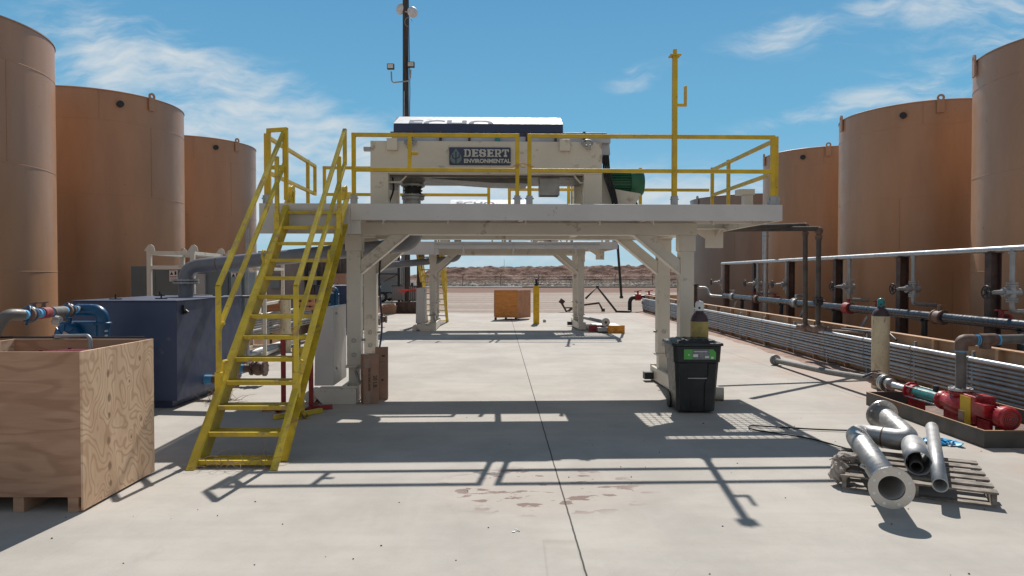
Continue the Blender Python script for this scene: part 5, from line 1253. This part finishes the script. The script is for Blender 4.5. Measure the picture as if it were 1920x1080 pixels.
# utility pole
up = thing('utility_pole', 'tall dark timber utility pole with floodlights and dish antennas', 'pole', (-5.85, 37.6, 0))
px_ = -5.82
MB().cyl((px_, 37.6, 0), (px_, 37.6, 18.5), .20, .15, n=16).build('pole', 'wood', up)
MB().tube([(px_ + .23, 37.4, .5), (px_ + .20, 37.4, 9), (px_ + .26, 37.4, 12), (px_ + .19, 37.4, 17)], .02, 6).build('cable', 'hose', up)
mb = MB(); mb.tube([(px_ - .1, 37.35, .2), (px_ - .05, 37.38, 12.0)], .03, 8); mb.tube([(px_ - .2, 37.35, .2), (px_ - .2, 37.4, 3.2)], .05, 8); mb.build('conduit', 'galvdull', up)
mb = MB(); mb.box(px_ - .42, px_ - .30, 37.2, 37.4, 0, 4.2); mb.build('strut_post', 'black', up)
fl_ = MB(); fl_.tube(fillet([(px_ - .72, 37.2, 13.0), (px_ - .70, 37.2, 12.4), (px_ + .30, 37.2, 12.5), (px_ + .34, 37.2, 13.1)], .2), .04, 10); fl_.build('lamp_arm', 'galvdull', up)
for x, z in ((px_ - .74, 13.10), (px_ + .36, 13.20)):
    o_ = MB().box(x - .19, x + .19, 37.05, 37.25, z, z + .30).build('floodlight', 'black', up, .02)
    MB().box(x - .15, x + .15, 37.03, 37.048, z + .04, z + .26).build('lens', 'lampface', o_)
for x, z, r_, sg_ in ((px_ - .20, 16.55, .31, -1), (px_ + .40, 16.15, .30, 1)):
    MB().lathe([(0, 0), (r_ * .6, .05), (r_, .15), (r_ * .98, .16), (r_ * .55, .30), (0, .33)], (x, 37.5 - (.3 if sg_ > 0 else -.3), z), (sg_ * .5, -1, -.05), 28).build('dish_antenna', 'dish', up)
mb = MB(); mb.tube([(px_, 37.4, 16.3), (px_ + .4, 37.3, 16.2)], .04, 6); mb.tube([(px_ + .2 + .2 * math.cos(a * .6), 37.3, 15.7 + .25 * math.sin(a * .6)) for a in range(9)], .015, 5); mb.build('bracket', 'galvdull', up)
# brown support post
sp2 = thing('support_post', 'brown steel post holding the far grey pipe', 'post', (-3.6, 26.9, 0))
MB().box(-3.74, -3.56, 26.85, 27.0, 0, 2.55).build('post', 'brownsteel', sp2)
MB().box(-3.80, -3.50, 26.8, 27.05, 2.55, 2.57).build('cap_plate', 'brownsteel', sp2)
# barrier, dark skip and open carton by the pole
br = thing('barrier_panel', 'grey mesh barrier panel draped with orange netting by the pole', 'barrier', (-6.2, 36.3, 0))
for x0, x1, y_ in ((-6.45, -5.85, 36.6), (-5.45, -4.95, 36.2)):
    mb = MB(); mb.box(x0, x1, y_, y_ + .02, .65, 1.40)
    f_ = mb.build('mesh_panel', 'greylight', br)
    s2 = MB(); k = x0 + .05
    while k < x1: s2.box(k, k + .02, y_ - .01, y_ - .001, .65, 1.40); k += .11
    s2.box(x0, x1, y_ - .03, y_ - .011, 1.38, 1.42); s2.box(x0, x1, y_ - .03, y_ - .011, .60, .65); s2.box(x0, x0 + .03, y_ - .03, y_ - .011, .0, .6); s2.box(x1 - .03, x1, y_ - .03, y_ - .011, 0, .6); s2.build('bars', 'black', f_)
mb = MB(); random.seed(3)
for k in range(26):
    x = -6.0 + k * .045; z = 1.18 + .03 * math.sin(k * 1.3); mb.beam((x, 36.1, z - random.uniform(.03, .25) * (1 if k < 8 else .35)), (x + .08, 36.08, z + random.uniform(0, .08)), .03, .02)
mb.tube([(-6.0, 36.1, 1.2), (-5.5, 36.1, 1.17), (-5.1, 36.0, 1.24), (-4.9, 36, 1.2)], .03, 6); mb.build('netting', 'netting', br)
sk = thing('dark_trough', 'dark brown steel trough at the foot of the utility pole', 'trough', (-5.4, 36.8, 0))
mb = MB(); mb.prism([(-6.0, 0), (-4.75, 0), (-4.75, .58), (-6.0, .58)], (0, 35.2, 0), (1, 0, 0), (0, 0, 1), (0, .05, 0)); mb.box(-6.0, -5.95, 35.25, 36.2, 0, .58); mb.box(-4.8, -4.75, 35.25, 36.2, 0, .58); mb.box(-5.95, -4.8, 36.15, 36.2, 0, .58); mb.build('trough', 'brownsteel', sk)
oc2 = thing('open_carton', 'open brown carton leaning beside the dark trough', 'box', (-6.5, 35, 0))
mb = MB(); mb.prism([(-.32, 0), (.32, .0), (.38, .42), (-.40, .36)], (-6.28, 34.6, .0), (1, .1, 0), (0, 0, 1), (0, .5, 0)); mb.build('carton', 'card', oc2)
mb = MB(); mb.prism([(-.38, .0), (.36, .06), (.3, .16), (-.22, .12)], (-6.28, 34.58, .37), (1, .1, 0), (0, -.1, 1), (0, .01, 0)); mb.build('flap', 'card', oc2)
# white meter boxes
mt = thing('meter_box', 'small white double meter box near the utility pole', 'meter', (-6.5, 42, 0))
mb = MB(); mb.box(-6.12, -5.78, 41, 41.2, 1.15, 1.62); mb.box(-6.10, -5.80, 41.02, 41.2, .62, 1.12); mb.box(-6.0, -5.93, 41.05, 41.15, 0, .6); b_ = mb.build('box', 'paper', mt, .01)
mb = MB(); mb.box(-6.07, -5.93, 40.98, 40.999, 1.28, 1.50); mb.box(-6.07, -5.93, 41.0, 41.019, .74, .96); mb.build('dial', 'black', b_)
# tank trailer
tl = thing('tank_trailer', 'white tank on a black framed trailer beyond the left columns', 'trailer', (-12, 50, 0))
mb = MB(); mb.lathe([(0, -3.2), (.7, -3.15), (1.0, -2.9), (1.05, -2.6), (1.05, 2.6), (1.0, 2.9), (.7, 3.15), (0, 3.2)], (-11.0, 50.6, 2.35), (1, 0, 0), 28); mb.build('tank', 'greylight', tl)
mb = MB()
for y in (49.3, 51.9):
    for z in (1.25, 2.05, 3.35): mb.beam((-14.2, y, z), (-8.2, y, z), .09, .09)
    for k in range(5): mb.beam((-14.2 + k * 1.5, y, .85), (-14.2 + k * 1.5, y, 3.4), .08, .08, (0, 1, 0))
    for k in range(4): mb.beam((-14.2 + k * 1.5, y - .01, 1.25), (-12.7 + k * 1.5, y - .01, 2.05), .05, .05)
mb.beam((-14.2, 49.3, .85), (-7.8, 49.3, .85), .14, .2); mb.beam((-14.2, 51.9, .85), (-7.8, 51.9, .85), .14, .2); mb.build('frame', 'black', tl)
MB().box(-9.4, -8.2, 48.9, 49.25, .75, 1.5).build('tool_box', 'greydoor', tl)
for x in (-10.35, -9.35, -13.0):
    for y in (49.0, 51.95):
        w_ = MB().lathe([(.22, 0), (.38, .01), (.40, .05), (.40, .2), (.38, .24), (.22, .25)], (x, y + .25, .40), (0, -1, 0), 24).build('wheel', 'rubber', tl)
        mb = MB(); mb.lathe([(.22, .2), (.14, .22), (.05, .26), (0, .26)], (x, y + .25, .40), (0, -1, 0), 16); mb.build('rim', 'greylight', w_)
# control building
cbld = thing('control_shed', 'dark corrugated control shed with grey switch boxes beyond the stairs', 'building', (-10, 30, 0))
mb = MB(); mb.box(-11.0, -7.0, 30.0, 34, 0, 2.95); mb.build('wall', 'corrug', cbld)
mb = MB(); x = -8.95
while x < -7.02: mb.box(x, x + .07, 29.95, 29.999, .05, 2.9); x += .2
mb.build('corrugation', 'corrug', cbld)
MB().box(-11.1, -6.9, 29.85, 34.1, 2.95, 3.03).build('roof', 'taupe', cbld)
mb = MB(); mb.box(-10.95, -9.0, 29.80, 29.998, .1, 2.92); mb.build('panel', 'taupe', cbld)
mb = MB(); mb.box(-9.05, -9.0, 29.75, 29.79, .1, 2.9); mb.box(-10.0, -9.97, 29.76, 29.79, .1, 2.9); mb.box(-10.8, -10.75, 29.76, 29.79, .1, 2.9); mb.build('seam', 'black', cbld)
for x, z, w_, h_ in ((-8.85, 1.55, .35, .6), (-8.05, 1.5, .36, .85), (-9.3, 2.3, .2, .25), (-10.5, 1.4, .4, .6)):
    o_ = MB().box(x, x + w_, 29.7, 29.94 if x > -9 else 29.795, z, z + h_).build('switch_box', 'greydoor', cbld, .01)
    MB().box(x + w_ * .35, x + w_ * .65, 29.69, 29.699, z + h_ * .6, z + h_ * .75).build('switch_label', 'greylight', o_)
for i_, (x, y_, z0, w_, h_, m_, lb_) in enumerate(((-7.62, 29.2, 1.5, .5, .55, 'card', 'tan carton stacked high beside the grey switch box of the shed'),)):
    st_ = thing('stacked_carton', lb_, 'box', (x, y_, 0))
    MB().box(x, x + w_, y_, y_ + .4, z0, z0 + h_).build('carton', m_, st_, .01); MB().box(x - .1, x + w_ + .1, y_ - .05, y_ + .5, 0, z0 - .002).build('stand', 'corrug', st_)
for x, y_, w_, h_, lb_ in ((-6.54, 18.2, .43, .36, 'orange brown board panel left of the cream post, seen through the stairs'), (-5.90, 18.6, .52, .36, 'orange brown board panel with dark marks, seen through the stairs')):
    p_ = thing('board_panel', lb_, 'panel', (x, y_, 0), 0, 'orange brown board panels')
    z0 = 1.03
    o_ = MB().box(x, x + w_, y_, y_ + .05, z0, z0 + h_).build('board', 'plyorangeside', p_, .004)
    MB().box(x + .05, x + .1, y_ + .051, y_ + .1, 0, z0 + .4).box(x + w_ - .1, x + w_ - .05, y_ + .051, y_ + .1, 0, z0 + .4).build('leg', 'brownsteel', p_)
    if w_ > .5:
        mb = MB()
        for r_ in range(2):
            for k in range(3): mb.cyl((x + .13 + k * .13, y_ - .012, z0 + .1 + r_ * .15), (x + .13 + k * .13, y_ - .001, z0 + .1 + r_ * .15), .03, n=10); mb.box(x + .08 + k * .13, x + .2 + k * .13, y_ - .012, y_ - .001, z0 + .094 + r_ * .15, z0 + .106 + r_ * .15)
        mb.build('dark_mark', 'ink', o_)

# blue hose hanging down the near platform leg
single(MB().tube(fillet([(-2.38, 12.45, 2.6), (-2.40, 12.3, 1.9), (-2.36, 12.3, 1.4), (-2.35, 12.35, .95), (-2.48, 12.5, .4), (-2.65, 12.75, .02)], .3, 8), .018, 8), 'blue_hose', 'hose', 'dark blue hose hanging beside the rear left leg of the near platform', 'hose')

# dry twigs caught under the stairs
def twigs(cx, cy_, n, r_, label):
    mb = MB()
    for k in range(n):
        p = Vector((cx + random.uniform(-r_, r_), cy_ + random.uniform(-.12, .12), random.uniform(0, .04))); d = Vector((random.uniform(-1, 1), random.uniform(-.4, .4), random.uniform(.1, 1.0))).normalized(); pts = [p]
        for s_ in range(6):
            d = (d + Vector((random.uniform(-.6, .6), random.uniform(-.4, .4), random.uniform(-.6, .35)))).normalized(); p = p + d * .05; p.z = max(p.z, .005); pts.append(p.copy())
        mb.tube(pts, [.0035, .003, .003, .0025, .002, .002, .001], 4, False)
    single(mb, 'tumbleweed', 'twig', label, 'weed')
twigs(-2.85, 7.02, 26, .38, 'dry tumbleweed twigs caught on the lowest stair tread')
twigs(-4.55, 10.7, 34, .30, 'dry tumbleweed twigs under the rusty valve of the near blue box')
# pebbles
mb = MB(); random.seed(11)
for k in range(70):
    y = random.uniform(4.3, 9.6); x = random.uniform(-.7, .7) * y; r_ = random.uniform(.003, .007) * (1.6 if random.random() < .15 else 1)
    o0 = len(mb.v); mb.sphere((x, y, r_ * .5), r_, 3, (random.uniform(.8, 1.6), 1, .7))
o = mb.build('pebbles', 'pebble'); o['kind'] = 'stuff'; o['label'] = 'small dark pebbles scattered over the concrete'
single(MB().tube([(-.0, 5.28, .005), (.03, 5.295, .012), (.06, 5.275, .005)], .004, 5).box(.0, .025, 5.26, 5.28, .001, .006), 'litter_scrap', 'galvdull', 'tiny scrap of foil litter on the concrete left of the joint', 'litter')
